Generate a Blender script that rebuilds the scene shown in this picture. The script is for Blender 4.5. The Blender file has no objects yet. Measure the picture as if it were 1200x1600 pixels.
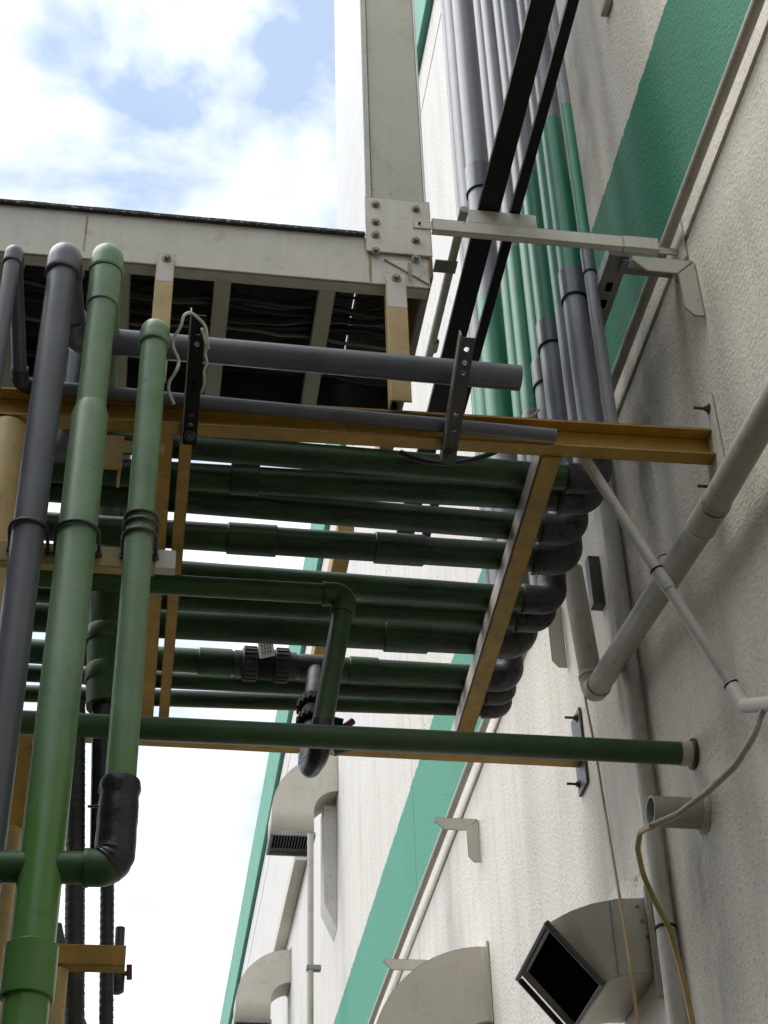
import bpy, math, random
from mathutils import Vector, Matrix
random.seed(7)
PI = math.pi
sc = bpy.context.scene
col = sc.collection

# ------------------------------------------------------------------ camera
CAM = Vector((-1.6, 0.0, 1.6))
PITCH, YAW, ROLL, FPX = 0.66048823, 0.16506839, -0.0325631, 2612.29
_f = Vector((math.sin(YAW)*math.cos(PITCH), math.cos(YAW)*math.cos(PITCH), math.sin(PITCH)))
_r = _f.cross(Vector((0, 0, 1))).normalized()
_u = _r.cross(_f)
RGT = _r*math.cos(ROLL) + _u*math.sin(ROLL)
UPV = -_r*math.sin(ROLL) + _u*math.cos(ROLL)
FWD = _f
cam = bpy.data.objects.new('camera', bpy.data.cameras.new('camera'))
col.objects.link(cam)
m = Matrix((RGT, UPV, -FWD)).transposed().to_4x4()
m.translation = CAM
cam.matrix_world = m
cam.data.sensor_fit = 'VERTICAL'
cam.data.sensor_height = 24.0
cam.data.lens = 24.0*FPX/1600.0
cam.data.clip_start = 0.05
cam.data.clip_end = 2000
sc.camera = cam
sc.render.resolution_x, sc.render.resolution_y = 768, 1024

def at(u, v, x=None, y=None, z=None):
    """photograph pixel (1200 x 1600) -> the point of the place on the given plane"""
    d = RGT*((u-600)/FPX) - UPV*((v-800)/FPX) + FWD
    if x is not None: t = (x-CAM.x)/d.x
    elif y is not None: t = (y-CAM.y)/d.y
    else: t = (z-CAM.z)/d.z
    return CAM + d*t

# ------------------------------------------------------------------ light
SUN_AZ, SUN_EL = math.radians(-80), math.radians(58)     # azimuth measured from +Y towards +X
w = bpy.data.worlds.new('World'); sc.world = w; w.use_nodes = True
nt = w.node_tree; nt.nodes.clear()
N = nt.nodes.new; L = nt.links.new
out = N('ShaderNodeOutputWorld'); bg = N('ShaderNodeBackground'); sky = N('ShaderNodeTexSky')
sky.sky_type = 'NISHITA'; sky.sun_disc = False
sky.sun_elevation = SUN_EL; sky.sun_rotation = SUN_AZ
tc = N('ShaderNodeTexCoord')
mp = N('ShaderNodeMapping'); mp.inputs['Scale'].default_value = (1, 1, 1.6); mp.inputs['Location'].default_value = (1.24, 0.50, 1.80)
nz = N('ShaderNodeTexNoise'); nz.inputs['Scale'].default_value = 7.0; nz.inputs['Detail'].default_value = 9; nz.inputs['Roughness'].default_value = 0.52
nz.inputs['Distortion'].default_value = 0.3
rp = N('ShaderNodeValToRGB')
rp.color_ramp.elements[0].position = 0.36; rp.color_ramp.elements[0].color = (.20, .20, .20, 1)
rp.color_ramp.elements[1].position = 0.60; rp.color_ramp.elements[1].color = (1, 1, 1, 1)
nz2 = N('ShaderNodeTexNoise'); nz2.inputs['Scale'].default_value = 6.0; nz2.inputs['Detail'].default_value = 7
rp2 = N('ShaderNodeValToRGB')
rp2.color_ramp.elements[0].position = 0.36; rp2.color_ramp.elements[0].color = (4.5, 4.8, 5.3, 1)
rp2.color_ramp.elements[1].position = 0.58; rp2.color_ramp.elements[1].color = (9.6, 9.65, 9.7, 1)
mx = N('ShaderNodeMix'); mx.data_type = 'RGBA'
L(tc.outputs['Generated'], mp.inputs['Vector']); L(mp.outputs['Vector'], nz.inputs['Vector']); L(mp.outputs['Vector'], nz2.inputs['Vector'])
L(nz.outputs['Fac'], rp.inputs['Fac']); L(nz2.outputs['Fac'], rp2.inputs['Fac'])
sx = N('ShaderNodeSeparateXYZ'); L(tc.outputs['Generated'], sx.inputs[0])
hz = N('ShaderNodeMapRange'); hz.interpolation_type = 'SMOOTHSTEP'
hz.inputs['From Min'].default_value = 0.66; hz.inputs['From Max'].default_value = 0.46; hz.inputs['To Min'].default_value = 0.0; hz.inputs['To Max'].default_value = 0.85
L(sx.outputs['Z'], hz.inputs['Value'])
mxx = N('ShaderNodeMath'); mxx.operation = 'MAXIMUM'; L(rp.outputs['Color'], mxx.inputs[0]); L(hz.outputs['Result'], mxx.inputs[1])
tint = N('ShaderNodeMix'); tint.data_type = 'RGBA'; tint.blend_type = 'MULTIPLY'; tint.inputs['Factor'].default_value = 1.0; tint.inputs[7].default_value = (0.95, 1.15, 1.18, 1)
L(sky.outputs['Color'], tint.inputs[6])
L(mxx.outputs[0], mx.inputs['Factor']); L(tint.outputs[2], mx.inputs[6]); L(rp2.outputs['Color'], mx.inputs[7])
L(mx.outputs[2], bg.inputs['Color']); bg.inputs['Strength'].default_value = 0.1
L(bg.outputs['Background'], out.inputs['Surface'])
CLOUD_MAP = mp

sun = bpy.data.objects.new('sun', bpy.data.lights.new('sun', 'SUN')); col.objects.link(sun)
sun.data.energy = 1.5; sun.data.angle = math.radians(55); sun.data.color = (1.0, 0.97, 0.92)
sd = Vector((math.sin(SUN_AZ)*math.cos(SUN_EL), math.cos(SUN_AZ)*math.cos(SUN_EL), math.sin(SUN_EL)))
sun.rotation_euler = sd.to_track_quat('Z', 'Y').to_euler()
vs = sc.view_settings
vs.view_transform = 'Standard'; vs.look = 'None'; vs.exposure = 0.90; vs.gamma = 1.0; vs.use_curve_mapping = False

# ------------------------------------------------------------------ materials
def newmat(name):
    mt = bpy.data.materials.new(name); mt.use_nodes = True
    t = mt.node_tree
    return mt, t, t.nodes['Principled BSDF']

def _noise(t, scale, detail=4, rough=0.55, vec=None, dist=0.0):
    n = t.nodes.new('ShaderNodeTexNoise'); n.inputs['Scale'].default_value = scale
    n.inputs['Detail'].default_value = detail; n.inputs['Roughness'].default_value = rough
    n.inputs['Distortion'].default_value = dist
    if vec is not None: t.links.new(vec, n.inputs['Vector'])
    return n.outputs['Fac']

def _ramp(t, fac, a, b, ca=(0, 0, 0, 1), cb=(1, 1, 1, 1)):
    r = t.nodes.new('ShaderNodeValToRGB')
    r.color_ramp.elements[0].position = a; r.color_ramp.elements[0].color = ca
    r.color_ramp.elements[1].position = b; r.color_ramp.elements[1].color = cb
    t.links.new(fac, r.inputs['Fac'])
    return r.outputs['Color']

def _mix(t, fac, a, b, blend='MIX'):
    n = t.nodes.new('ShaderNodeMix'); n.data_type = 'RGBA'; n.blend_type = blend
    for sock, val in ((n.inputs['Factor'], fac), (n.inputs[6], a), (n.inputs[7], b)):
        if isinstance(val, (int, float)): sock.default_value = val
        elif isinstance(val, tuple): sock.default_value = (*val[:3], 1)
        else: t.links.new(val, sock)
    return n.outputs[2]

def _math(t, op, a, b=None, clamp=False):
    n = t.nodes.new('ShaderNodeMath'); n.operation = op; n.use_clamp = clamp
    for i, val in enumerate((a, b)):
        if val is None: continue
        if isinstance(val, (int, float)): n.inputs[i].default_value = val
        else: t.links.new(val, n.inputs[i])
    return n.outputs[0]

def _pos(t, scale=(1, 1, 1)):
    g = t.nodes.new('ShaderNodeNewGeometry')
    mpn = t.nodes.new('ShaderNodeMapping'); mpn.inputs['Scale'].default_value = scale
    t.links.new(g.outputs['Position'], mpn.inputs['Vector'])
    return mpn.outputs['Vector']

def _sep(t):
    g = t.nodes.new('ShaderNodeNewGeometry'); s = t.nodes.new('ShaderNodeSeparateXYZ')
    t.links.new(g.outputs['Position'], s.inputs[0])
    return s.outputs

def _bump(t, bsdf, h, strength, dist):
    b = t.nodes.new('ShaderNodeBump'); b.inputs['Strength'].default_value = strength; b.inputs['Distance'].default_value = dist
    t.links.new(h, b.inputs['Height']); t.links.new(b.outputs['Normal'], bsdf.inputs['Normal'])

def paint(name, c, rough=0.5, wear=None, wear_amt=0.5, var=0.18, metallic=0.0, bump=0.15, scale=9.0, dirt=0.35, streak=True, stretch=(1, 1, 1), spec=0.5, scuff=0.0, edge=None):
    """painted / plastic surface: uneven tone, dirt blotches, chips showing `wear`"""
    mt, t, b = newmat(name)
    p = _pos(t)
    v = _noise(t, scale, 5, 0.6, p)
    lo = tuple(x*(1-var*1.6) for x in c); hi = tuple(min(1, x*(1+var)) for x in c)
    cc = _ramp(t, v, 0.3, 0.72, (*lo, 1), (*hi, 1))
    if streak:
        ps = _pos(t, (30, 30, 2.2))
        s = _ramp(t, _noise(t, 1.6, 4, 0.6, ps), 0.45, 0.75)
        cc = _mix(t, _math(t, 'MULTIPLY', s, dirt*0.6), cc, tuple(x*0.55+0.01 for x in c))
    d = _ramp(t, _noise(t, scale*3.3, 6, 0.7, p), 0.55, 0.72)
    cc = _mix(t, _math(t, 'MULTIPLY', d, dirt), cc, (0.07*1, 0.062, 0.05))
    if wear:
        wn = _ramp(t, _noise(t, scale*1.9, 7, 0.62, _pos(t, stretch), 0.4), 1.0-wear_amt*0.55, 1.0-wear_amt*0.55+0.03)
        cc = _mix(t, wn, cc, wear)
    if scuff:
        f1 = _ramp(t, _noise(t, 2.3, 4, 0.6, p), 0.42, 0.7)              # faded, dusty patches
        cc = _mix(t, _math(t, 'MULTIPLY', f1, scuff*0.55), cc, tuple(min(1, x*0.8+0.14) for x in c))
        f2 = _ramp(t, _noise(t, 1.0, 5, 0.7, _pos(t, (70, 70, 14)), 0.5), 0.66, 0.70)   # fine scratches
        cc = _mix(t, _math(t, 'MULTIPLY', f2, scuff*0.6), cc, tuple(min(1, x*0.7+0.22) for x in c))
        f3 = _ramp(t, _noise(t, 34, 3, 0.5, p), 0.70, 0.73)              # specks
        cc = _mix(t, _math(t, 'MULTIPLY', f3, scuff), cc, (0.05, 0.047, 0.04))
    if edge:
        bv = t.nodes.new('ShaderNodeBevel'); bv.samples = 4; bv.inputs['Radius'].default_value = 0.007
        gg = t.nodes.new('ShaderNodeNewGeometry'); dt = t.nodes.new('ShaderNodeVectorMath'); dt.operation = 'DOT_PRODUCT'
        t.links.new(bv.outputs['Normal'], dt.inputs[0]); t.links.new(gg.outputs['Normal'], dt.inputs[1])
        em = _ramp(t, _math(t, 'ADD', _math(t, 'SUBTRACT', 1.0, dt.outputs['Value']), _math(t, 'MULTIPLY', _noise(t, 26, 5, 0.7, p), 0.42)), 0.29, 0.33)
        cc = _mix(t, em, cc, edge)
    t.links.new(cc, b.inputs['Base Color'])
    b.inputs['Metallic'].default_value = metallic; b.inputs['Specular IOR Level'].default_value = spec
    rr = _math(t, 'ADD', _math(t, 'MULTIPLY', _noise(t, scale*2.1, 4, 0.6, p), 0.22), rough-0.11)
    t.links.new(rr, b.inputs['Roughness'])
    if bump: _bump(t, b, _noise(t, scale*7, 4, 0.6, p), bump, 0.004)
    return mt

M = {}
M['white_and_lit'] = paint('white_and_lit', (0.80, 0.79, 0.77), 0.45, var=0.04, bump=0.03, dirt=0.12, scale=4)  # the tag's own white; on the column sides it carries their brighter light
M['blocker_grey'] = paint('blocker_grey', (0.11, 0.108, 0.10), 0.8, scale=2)
M['grey_pvc'] = paint('grey_pvc', (0.112, 0.118, 0.140), 0.34, var=0.12, bump=0.06, dirt=0.3, scuff=0.35)
M['dark_pvc'] = paint('dark_pvc', (0.047, 0.050, 0.056), 0.5, wear=(0.012, 0.012, 0.013), wear_amt=0.84, var=0.2, bump=0.05, dirt=0.3, scuff=0.2)
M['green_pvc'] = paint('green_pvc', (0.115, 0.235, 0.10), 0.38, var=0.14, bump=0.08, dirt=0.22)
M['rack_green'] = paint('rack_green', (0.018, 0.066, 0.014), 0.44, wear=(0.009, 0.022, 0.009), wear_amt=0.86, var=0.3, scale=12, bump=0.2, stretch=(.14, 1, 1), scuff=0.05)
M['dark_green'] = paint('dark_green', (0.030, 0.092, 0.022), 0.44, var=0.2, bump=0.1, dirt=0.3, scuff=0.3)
M['yellow'] = paint('yellow', (0.44, 0.26, 0.036), 0.55, wear=(0.30, 0.27, 0.22), wear_amt=0.58, var=0.16, bump=0.12, dirt=0.5, edge=(0.085, 0.05, 0.025))
M['pale_yellow'] = paint('pale_yellow', (0.52, 0.37, 0.15), 0.55, var=0.14, bump=0.1, dirt=0.35, scuff=0.5)
M['cream'] = paint('cream', (0.69, 0.65, 0.575), 0.5, wear=(0.30, 0.16, 0.06), wear_amt=0.53, var=0.07, bump=0.05, dirt=0.3, scale=4, scuff=0.3, edge=(0.16, 0.12, 0.09))
M['beige_pvc'] = paint('beige_pvc', (0.46, 0.43, 0.36), 0.5, var=0.09, bump=0.06, dirt=0.45, scuff=0.4)
M['white_pvc'] = paint('white_pvc', (0.60, 0.57, 0.51), 0.5, var=0.06, bump=0.05, dirt=0.4, scuff=0.3)
M['duct_beige'] = paint('duct_beige', (0.57, 0.535, 0.45), 0.5, var=0.06, bump=0.06, dirt=0.22, scale=3, scuff=0.3, edge=(0.12, 0.10, 0.08))
M['black_metal'] = paint('black_metal', (0.010, 0.0105, 0.012), 0.6, var=0.25, bump=0.1, dirt=0.05, spec=0.25)
M['steel'] = paint('steel', (0.10, 0.10, 0.10), 0.45, var=0.2, metallic=0.4, bump=0.1, dirt=0.3)
M['galv'] = paint('galv', (0.26, 0.26, 0.26), 0.5, var=0.15, metallic=0.3, bump=0.1, dirt=0.4)
M['bolt_steel'] = paint('bolt_steel', (0.32, 0.30, 0.27), 0.45, wear=(0.16, 0.08, 0.04), wear_amt=0.8, metallic=0.4, bump=0.0, scale=40)
M['rust'] = paint('rust', (0.085, 0.055, 0.04), 0.7, var=0.3, bump=0.3, dirt=0.3, scale=30)
M['rust_stain'] = paint('rust_stain', (0.44, 0.33, 0.19), 0.7, wear=(0.30, 0.14, 0.04), wear_amt=0.75, scale=30, bump=0.0)
M['cable'] = paint('cable', (0.014, 0.014, 0.015), 0.45, var=0.3, bump=0.0, dirt=0.1)
M['white_wire'] = paint('white_wire', (0.62, 0.60, 0.55), 0.5, bump=0.0)
M['yellow_wire'] = paint('yellow_wire', (0.46, 0.33, 0.10), 0.5, bump=0.0)
M['wire_dull'] = paint('wire_dull', (0.36, 0.24, 0.10), 0.5, bump=0.0)
M['black_hole'] = paint('black_hole', (0.004, 0.004, 0.004), 0.9, bump=0.0, dirt=0.0, streak=False, spec=0.0)
M['black_tape'] = paint('black_tape', (0.014, 0.015, 0.018), 0.26, var=0.3, bump=0.25, dirt=0.2, scale=14, scuff=0.4)
M['red'] = paint('red', (0.16, 0.02, 0.025), 0.5, bump=0.05)
M['tar'] = paint('tar', (0.035, 0.033, 0.03), 0.7, wear=(0.35, 0.34, 0.32), wear_amt=0.82, scale=40, bump=0.4)
M['trim_green'] = paint('trim_green', (0.10, 0.36, 0.25), 0.6, var=0.1, bump=0.1, dirt=0.2, scale=3)

def faded_green():
    mt = paint('faded_green', (0.155, 0.27, 0.140), 0.46, var=0.14, bump=0.1, dirt=0.4, scuff=0.8)
    t = mt.node_tree; b = t.nodes['Principled BSDF']
    old = b.inputs['Base Color'].links[0].from_socket
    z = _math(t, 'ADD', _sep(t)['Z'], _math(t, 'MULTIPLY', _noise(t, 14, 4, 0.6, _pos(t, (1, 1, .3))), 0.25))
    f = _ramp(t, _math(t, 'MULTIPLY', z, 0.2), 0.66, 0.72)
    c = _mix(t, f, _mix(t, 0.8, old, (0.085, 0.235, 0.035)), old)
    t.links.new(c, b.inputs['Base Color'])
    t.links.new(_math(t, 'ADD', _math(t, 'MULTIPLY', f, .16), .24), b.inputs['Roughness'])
    return mt
M['faded_green'] = faded_green()

def riser_mat():
    """grey PVC pipe painted emerald where it crosses the wall's painted stripe"""
    mt, t, b = newmat('riser')
    s = _sep(t); z = s['Z']
    p = _pos(t)
    n = _noise(t, 8, 5, 0.6, p)
    g = _ramp(t, n, 0.3, 0.72, (0.19, 0.197, 0.222, 1), (0.25, 0.257, 0.28, 1))
    e = _ramp(t, n, 0.3, 0.72, (0.024, 0.205, 0.112, 1), (0.038, 0.26, 0.15, 1))
    mask = _math(t, 'MULTIPLY', _math(t, 'GREATER_THAN', z, 5.66), _math(t, 'LESS_THAN', z, 6.52))
    c = _mix(t, mask, g, e)
    st = _ramp(t, _noise(t, 1.6, 4, 0.6, _pos(t, (30, 30, 2))), 0.5, 0.8)
    c = _mix(t, _math(t, 'MULTIPLY', st, 0.2), c, (0.06, 0.06, 0.055))
    t.links.new(c, b.inputs['Base Color']); b.inputs['Roughness'].default_value = 0.42
    _bump(t, b, _noise(t, 60, 3, 0.6, p), 0.05, 0.004)
    return mt
M['riser'] = riser_mat()

def wall_mat():
    mt, t, b = newmat('stucco')
    s = _sep(t); y, z = s['Y'], s['Z']
    p = _pos(t)
    big = _noise(t, 0.9, 5, 0.6, p)
    base = _ramp(t, big, 0.3, 0.75, (0.72, 0.655, 0.55, 1), (0.82, 0.765, 0.665, 1))
    # whiter, newer coat above 7.55 m, lifted further for the brightly lit far wall
    upper = _math(t, 'MULTIPLY', _math(t, 'GREATER_THAN', z, 7.55), 0.75)
    base = _mix(t, upper, base, (0.80, 0.775, 0.755))
    # painted stripe
    edge = _math(t, 'MULTIPLY', _math(t, 'SUBTRACT', _noise(t, 14, 4, 0.7, p), 0.5), 0.06)
    zz = _math(t, 'ADD', z, edge)
    stripe = _math(t, 'MULTIPLY', _math(t, 'GREATER_THAN', zz, 5.74), _math(t, 'LESS_THAN', zz, 6.53))
    sc_ = _ramp(t, _noise(t, 1.4, 5, 0.6, p), 0.3, 0.7, (0.016, 0.185, 0.095, 1), (0.03, 0.235, 0.135, 1))
    far = _math(t, 'MULTIPLY', _math(t, 'SUBTRACT', y, 3.5), 0.22, True)  # far end's brighter daylight put into the wall and stripe colour
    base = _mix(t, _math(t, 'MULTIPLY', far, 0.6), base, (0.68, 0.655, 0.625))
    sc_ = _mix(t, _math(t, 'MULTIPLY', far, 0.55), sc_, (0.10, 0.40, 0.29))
    c = _mix(t, stripe, base, sc_)
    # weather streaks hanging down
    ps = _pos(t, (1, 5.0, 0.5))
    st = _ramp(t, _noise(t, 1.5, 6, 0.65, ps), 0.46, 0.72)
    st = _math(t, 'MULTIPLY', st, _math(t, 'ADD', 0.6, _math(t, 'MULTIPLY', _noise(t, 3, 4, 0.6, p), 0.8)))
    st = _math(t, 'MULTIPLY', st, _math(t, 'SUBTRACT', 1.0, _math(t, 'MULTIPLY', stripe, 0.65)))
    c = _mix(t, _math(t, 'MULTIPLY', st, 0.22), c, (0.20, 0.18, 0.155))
    # grime and soft shadows below brackets and risers, both painted into the wall colour
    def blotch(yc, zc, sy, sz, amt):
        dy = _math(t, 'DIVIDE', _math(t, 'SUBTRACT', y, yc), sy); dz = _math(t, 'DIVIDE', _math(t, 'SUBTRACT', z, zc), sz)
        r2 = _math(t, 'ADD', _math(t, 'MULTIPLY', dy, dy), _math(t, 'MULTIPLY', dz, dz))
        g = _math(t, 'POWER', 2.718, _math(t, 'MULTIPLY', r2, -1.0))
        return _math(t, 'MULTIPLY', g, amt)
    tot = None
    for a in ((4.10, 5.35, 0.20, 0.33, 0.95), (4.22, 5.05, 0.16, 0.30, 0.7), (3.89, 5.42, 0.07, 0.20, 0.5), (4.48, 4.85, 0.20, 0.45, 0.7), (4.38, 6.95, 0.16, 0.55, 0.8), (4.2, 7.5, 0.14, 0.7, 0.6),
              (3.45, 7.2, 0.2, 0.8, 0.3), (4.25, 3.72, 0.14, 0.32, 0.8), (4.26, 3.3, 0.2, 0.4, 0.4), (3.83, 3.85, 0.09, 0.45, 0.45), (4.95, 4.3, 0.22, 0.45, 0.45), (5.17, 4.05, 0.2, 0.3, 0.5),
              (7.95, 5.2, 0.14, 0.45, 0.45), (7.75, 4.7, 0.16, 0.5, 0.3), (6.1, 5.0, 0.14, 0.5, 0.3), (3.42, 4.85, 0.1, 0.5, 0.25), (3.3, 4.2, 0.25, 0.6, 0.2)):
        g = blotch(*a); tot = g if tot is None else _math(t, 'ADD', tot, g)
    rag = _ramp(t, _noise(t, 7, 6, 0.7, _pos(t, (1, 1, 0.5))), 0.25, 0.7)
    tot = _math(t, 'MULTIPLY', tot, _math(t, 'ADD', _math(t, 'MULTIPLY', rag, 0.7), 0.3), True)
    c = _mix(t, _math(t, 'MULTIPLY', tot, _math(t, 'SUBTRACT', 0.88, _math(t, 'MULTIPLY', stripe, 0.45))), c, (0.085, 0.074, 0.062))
    # a pale mortar patch and hairline cracks
    dy = _math(t, 'DIVIDE', _math(t, 'SUBTRACT', y, 5.12), .22); dz = _math(t, 'DIVIDE', _math(t, 'SUBTRACT', z, 3.98), .10)
    pr = _math(t, 'ADD', _math(t, 'ADD', _math(t, 'MULTIPLY', dy, dy), _math(t, 'MULTIPLY', dz, dz)), _math(t, 'MULTIPLY', _noise(t, 9, 4, 0.6, p), 1.2))
    c = _mix(t, _math(t, 'MULTIPLY', _math(t, 'LESS_THAN', pr, 1.35), 0.55), c, (0.72, 0.69, 0.64))
    vo = t.nodes.new('ShaderNodeTexVoronoi'); vo.feature = 'DISTANCE_TO_EDGE'; vo.inputs['Scale'].default_value = 0.55
    wv = t.nodes.new('ShaderNodeVectorMath'); wv.operation = 'ADD'
    nn = t.nodes.new('ShaderNodeTexNoise'); nn.inputs['Scale'].default_value = 2.5; nn.inputs['Detail'].default_value = 6; t.links.new(p, nn.inputs['Vector'])
    t.links.new(p, wv.inputs[0]); t.links.new(nn.outputs['Color'], wv.inputs[1]); t.links.new(wv.outputs[0], vo.inputs['Vector'])
    crk = _math(t, 'MULTIPLY', _math(t, 'LESS_THAN', vo.outputs['Distance'], 0.0016), _ramp(t, _noise(t, 0.7, 3, 0.5, p), 0.50, 0.58))
    c = _mix(t, _math(t, 'MULTIPLY', crk, 0.65), c, (0.10, 0.09, 0.08))
    # dark pits
    pit = _ramp(t, _noise(t, 75, 3, 0.55, p), 0.60, 0.67)
    c = _mix(t, _math(t, 'MULTIPLY', pit, 0.45), c, (0.10, 0.09, 0.08))
    t.links.new(c, b.inputs['Base Color']); b.inputs['Roughness'].default_value = 0.75
    lump = _ramp(t, _noise(t, 70, 2, 0.5, p, 0.3), 0.45, 0.68)
    lump2 = _ramp(t, _noise(t, 34, 3, 0.55, p, 0.3), 0.48, 0.7)
    h = _math(t, 'ADD', _math(t, 'ADD', lump, _math(t, 'MULTIPLY', lump2, 0.8)), _math(t, 'MULTIPLY', _noise(t, 150, 3, 0.5, p), 0.25))
    _bump(t, b, h, 0.45, 0.0034)
    return mt
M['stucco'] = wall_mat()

def ground_mat():
    mt, t, b = newmat('concrete')
    p = _pos(t)
    c = _ramp(t, _noise(t, 0.8, 8, 0.65, p), 0.3, 0.75, (0.036, 0.036, 0.035, 1), (0.06, 0.059, 0.057, 1))
    t.links.new(c, b.inputs['Base Color']); b.inputs['Roughness'].default_value = 0.85
    _bump(t, b, _noise(t, 30, 5, 0.6, p), 0.4, 0.01)
    return mt
M['concrete'] = ground_mat()

def corr_mat():
    mt, t, b = newmat('corrugated')
    p = _pos(t)
    c = _ramp(t, _noise(t, 12, 5, 0.6, p), 0.3, 0.7, (0.022, 0.026, 0.022, 1), (0.05, 0.056, 0.048, 1))
    t.links.new(c, b.inputs['Base Color']); b.inputs['Roughness'].default_value = 0.45
    return mt
M['corrugated'] = corr_mat()

# ------------------------------------------------------------------ mesh helpers
class MB:
    def __init__(s): s.v = []; s.f = []
    def add(s, vs, fs):
        o = len(s.v); s.v += [Vector(x) for x in vs]; s.f += [tuple(i+o for i in q) for q in fs]
        return s
    def ring_tube(s, rings, caps=True):
        n = len(rings[0]); vs = [p for r in rings for p in r]; fs = []
        for i in range(len(rings)-1):
            for k in range(n):
                a, b = i*n+k, i*n+(k+1) % n
                fs.append((a, b, b+n, a+n))
        if caps:
            fs.append(tuple(range(n-1, -1, -1))); fs.append(tuple(range((len(rings)-1)*n, len(rings)*n)))
        return s.add(vs, fs)
    def tube(s, pts, r, n=20, caps=True):
        pts = [Vector(p) for p in pts]; rr = r if isinstance(r, (list, tuple)) else [r]*len(pts)
        ts = []
        for i in range(len(pts)):
            a = pts[max(i-1, 0)]; b = pts[min(i+1, len(pts)-1)]
            ts.append((b-a).normalized())
        t0 = ts[0]; nrm = t0.orthogonal().normalized(); rings = []
        for i, p in enumerate(pts):
            if i:
                ax = ts[i-1].cross(ts[i]); l = ax.length
                if l > 1e-7: nrm = Matrix.Rotation(math.atan2(l, ts[i-1].dot(ts[i])), 3, ax/l) @ nrm
            bn = ts[i].cross(nrm)
            rings.append([p + (nrm*math.cos(2*PI*k/n) + bn*math.sin(2*PI*k/n))*rr[i] for k in range(n)])
        return s.ring_tube(rings, caps)
    def lathe(s, a, b, prof, n=24, caps=True):
        """prof: (distance from a towards b, radius)"""
        a = Vector(a); b = Vector(b); t = (b-a).normalized(); q = t.orthogonal().normalized(); w_ = t.cross(q)
        return s.ring_tube([[a+t*d+(q*math.cos(2*PI*k/n)+w_*math.sin(2*PI*k/n))*r for k in range(n)] for d, r in prof], caps)
    def prof(s, a, b, poly, up):
        """extrude a closed 2D outline (side, up) from a to b"""
        a = Vector(a); b = Vector(b); t = (b-a).normalized(); up = Vector(up); up = (up-t*up.dot(t)).normalized(); sd_ = t.cross(up)
        return s.ring_tube([[p+sd_*x+up*y for x, y in poly] for p in (a, b)])
    def bar(s, a, b, wd, ht, up=(0, 0, 1), bev=0.003):
        bv = min(bev, wd*.3, ht*.3); x, y = wd/2, ht/2
        poly = [(x-bv, -y), (x, -y+bv), (x, y-bv), (x-bv, y), (-x+bv, y), (-x, y-bv), (-x, -y+bv), (-x+bv, -y)]
        return s.prof(a, b, poly, up)
    def box(s, lo, hi, bev=0.003):
        lo = Vector(lo); hi = Vector(hi); c = (lo+hi)/2; d = hi-lo
        ax = max(range(3), key=lambda i: d[i]); a = c.copy(); b = c.copy(); a[ax] = lo[ax]; b[ax] = hi[ax]
        if ax == 2: return s.bar(a, b, d[0], d[1], (0, 1, 0), bev)
        if ax == 0: return s.bar(a, b, d[1], d[2], (0, 0, 1), bev)
        return s.bar(a, b, d[0], d[2], (0, 0, 1), bev)
    def hexbolt(s, p, d, r=0.011, h=0.008, washer=1.7, stud=0.0):
        p = Vector(p); d = Vector(d).normalized()
        s.lathe(p, p+d, [(0, r*washer), (0.003, r*washer)], 14)
        s.lathe(p, p+d, [(0.0032, r), (0.003+h*0.8, r), (0.003+h, r*0.85)], 6)
        if stud: s.lathe(p, p+d, [(0.003+h, r*0.5), (0.003+h+stud, r*0.5)], 8)
        return s

ROOT = {}
def thing(name, label, cat, loc=(0, 0, 0), group=None):
    o = bpy.data.objects.new(name, None); o.empty_display_size = 0.1; col.objects.link(o)
    o.location = loc; o['label'] = label; o['category'] = cat
    if group: o['group'] = group
    ROOT[o.name] = Vector(loc)
    return o

def part(name, mb, mat, parent=None, label=None, sharp=38):
    me = bpy.data.meshes.new(name)
    off = ROOT[parent.name] if parent else Vector((0, 0, 0))
    me.from_pydata([v-off for v in mb.v], [], mb.f); me.update()
    import bmesh
    bm = bmesh.new(); bm.from_mesh(me); bmesh.ops.recalc_face_normals(bm, faces=bm.faces); bm.to_mesh(me); bm.free()
    me.shade_smooth(); me.set_sharp_from_angle(angle=math.radians(sharp))
    me.materials.append(M[mat] if isinstance(mat, str) else mat)
    o = bpy.data.objects.new(name, me); col.objects.link(o)
    if parent: o.parent = parent; ROOT[o.name] = off
    if label: o['label'] = label
    return o

def single(name, mb, mat, label, cat, group=None):
    o = part(name, mb, mat); o['label'] = label; o['category'] = cat
    if group: o['group'] = group
    return o

def structure(o): o['kind'] = 'structure'; return o

def fillet(pts, R, n=8):
    """round the corners of a polyline"""
    pts = [Vector(p) for p in pts]; out = [pts[0]]
    for i in range(1, len(pts)-1):
        p = pts[i]; a = (pts[i-1]-p); b = (pts[i+1]-p); la, lb = a.length, b.length; a.normalize(); b.normalize()
        ang = a.angle(b)
        if ang > PI-0.02: out.append(p); continue
        d = min(R/math.tan(ang/2), la*.49, lb*.49); rr = d*math.tan(ang/2)
        c = p+(a+b).normalized()*(rr/math.sin(ang/2))
        p0, p1 = p+a*d, p+b*d; v0, v1 = p0-c, p1-c; tot = v0.angle(v1); ax = v0.cross(v1).normalized()
        for k in range(n+1): out.append(c+Matrix.Rotation(tot*k/n, 3, ax) @ v0)
    out.append(pts[-1]); return out

def elbow_mb(p, d1, d2, r, Lg, k=1.16, n=22):
    p = Vector(p); d1 = Vector(d1).normalized(); d2 = Vector(d2).normalized()
    mid = fillet([p+d1*Lg, p, p+d2*Lg], Lg*0.66, 10)
    mb = MB(); mb.tube(mid, r*k, n)
    for d in (d1, d2):                                   # moulded lip at each mouth
        mb.lathe(p+d*Lg, p+d*(Lg+1), [(-r*.28, r*k*1.0), (-r*.26, r*k*1.045), (0.0, r*k*1.045), (0.002, r*k*1.02), (0.002, r*1.0)], n, False)
    return mb

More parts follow.
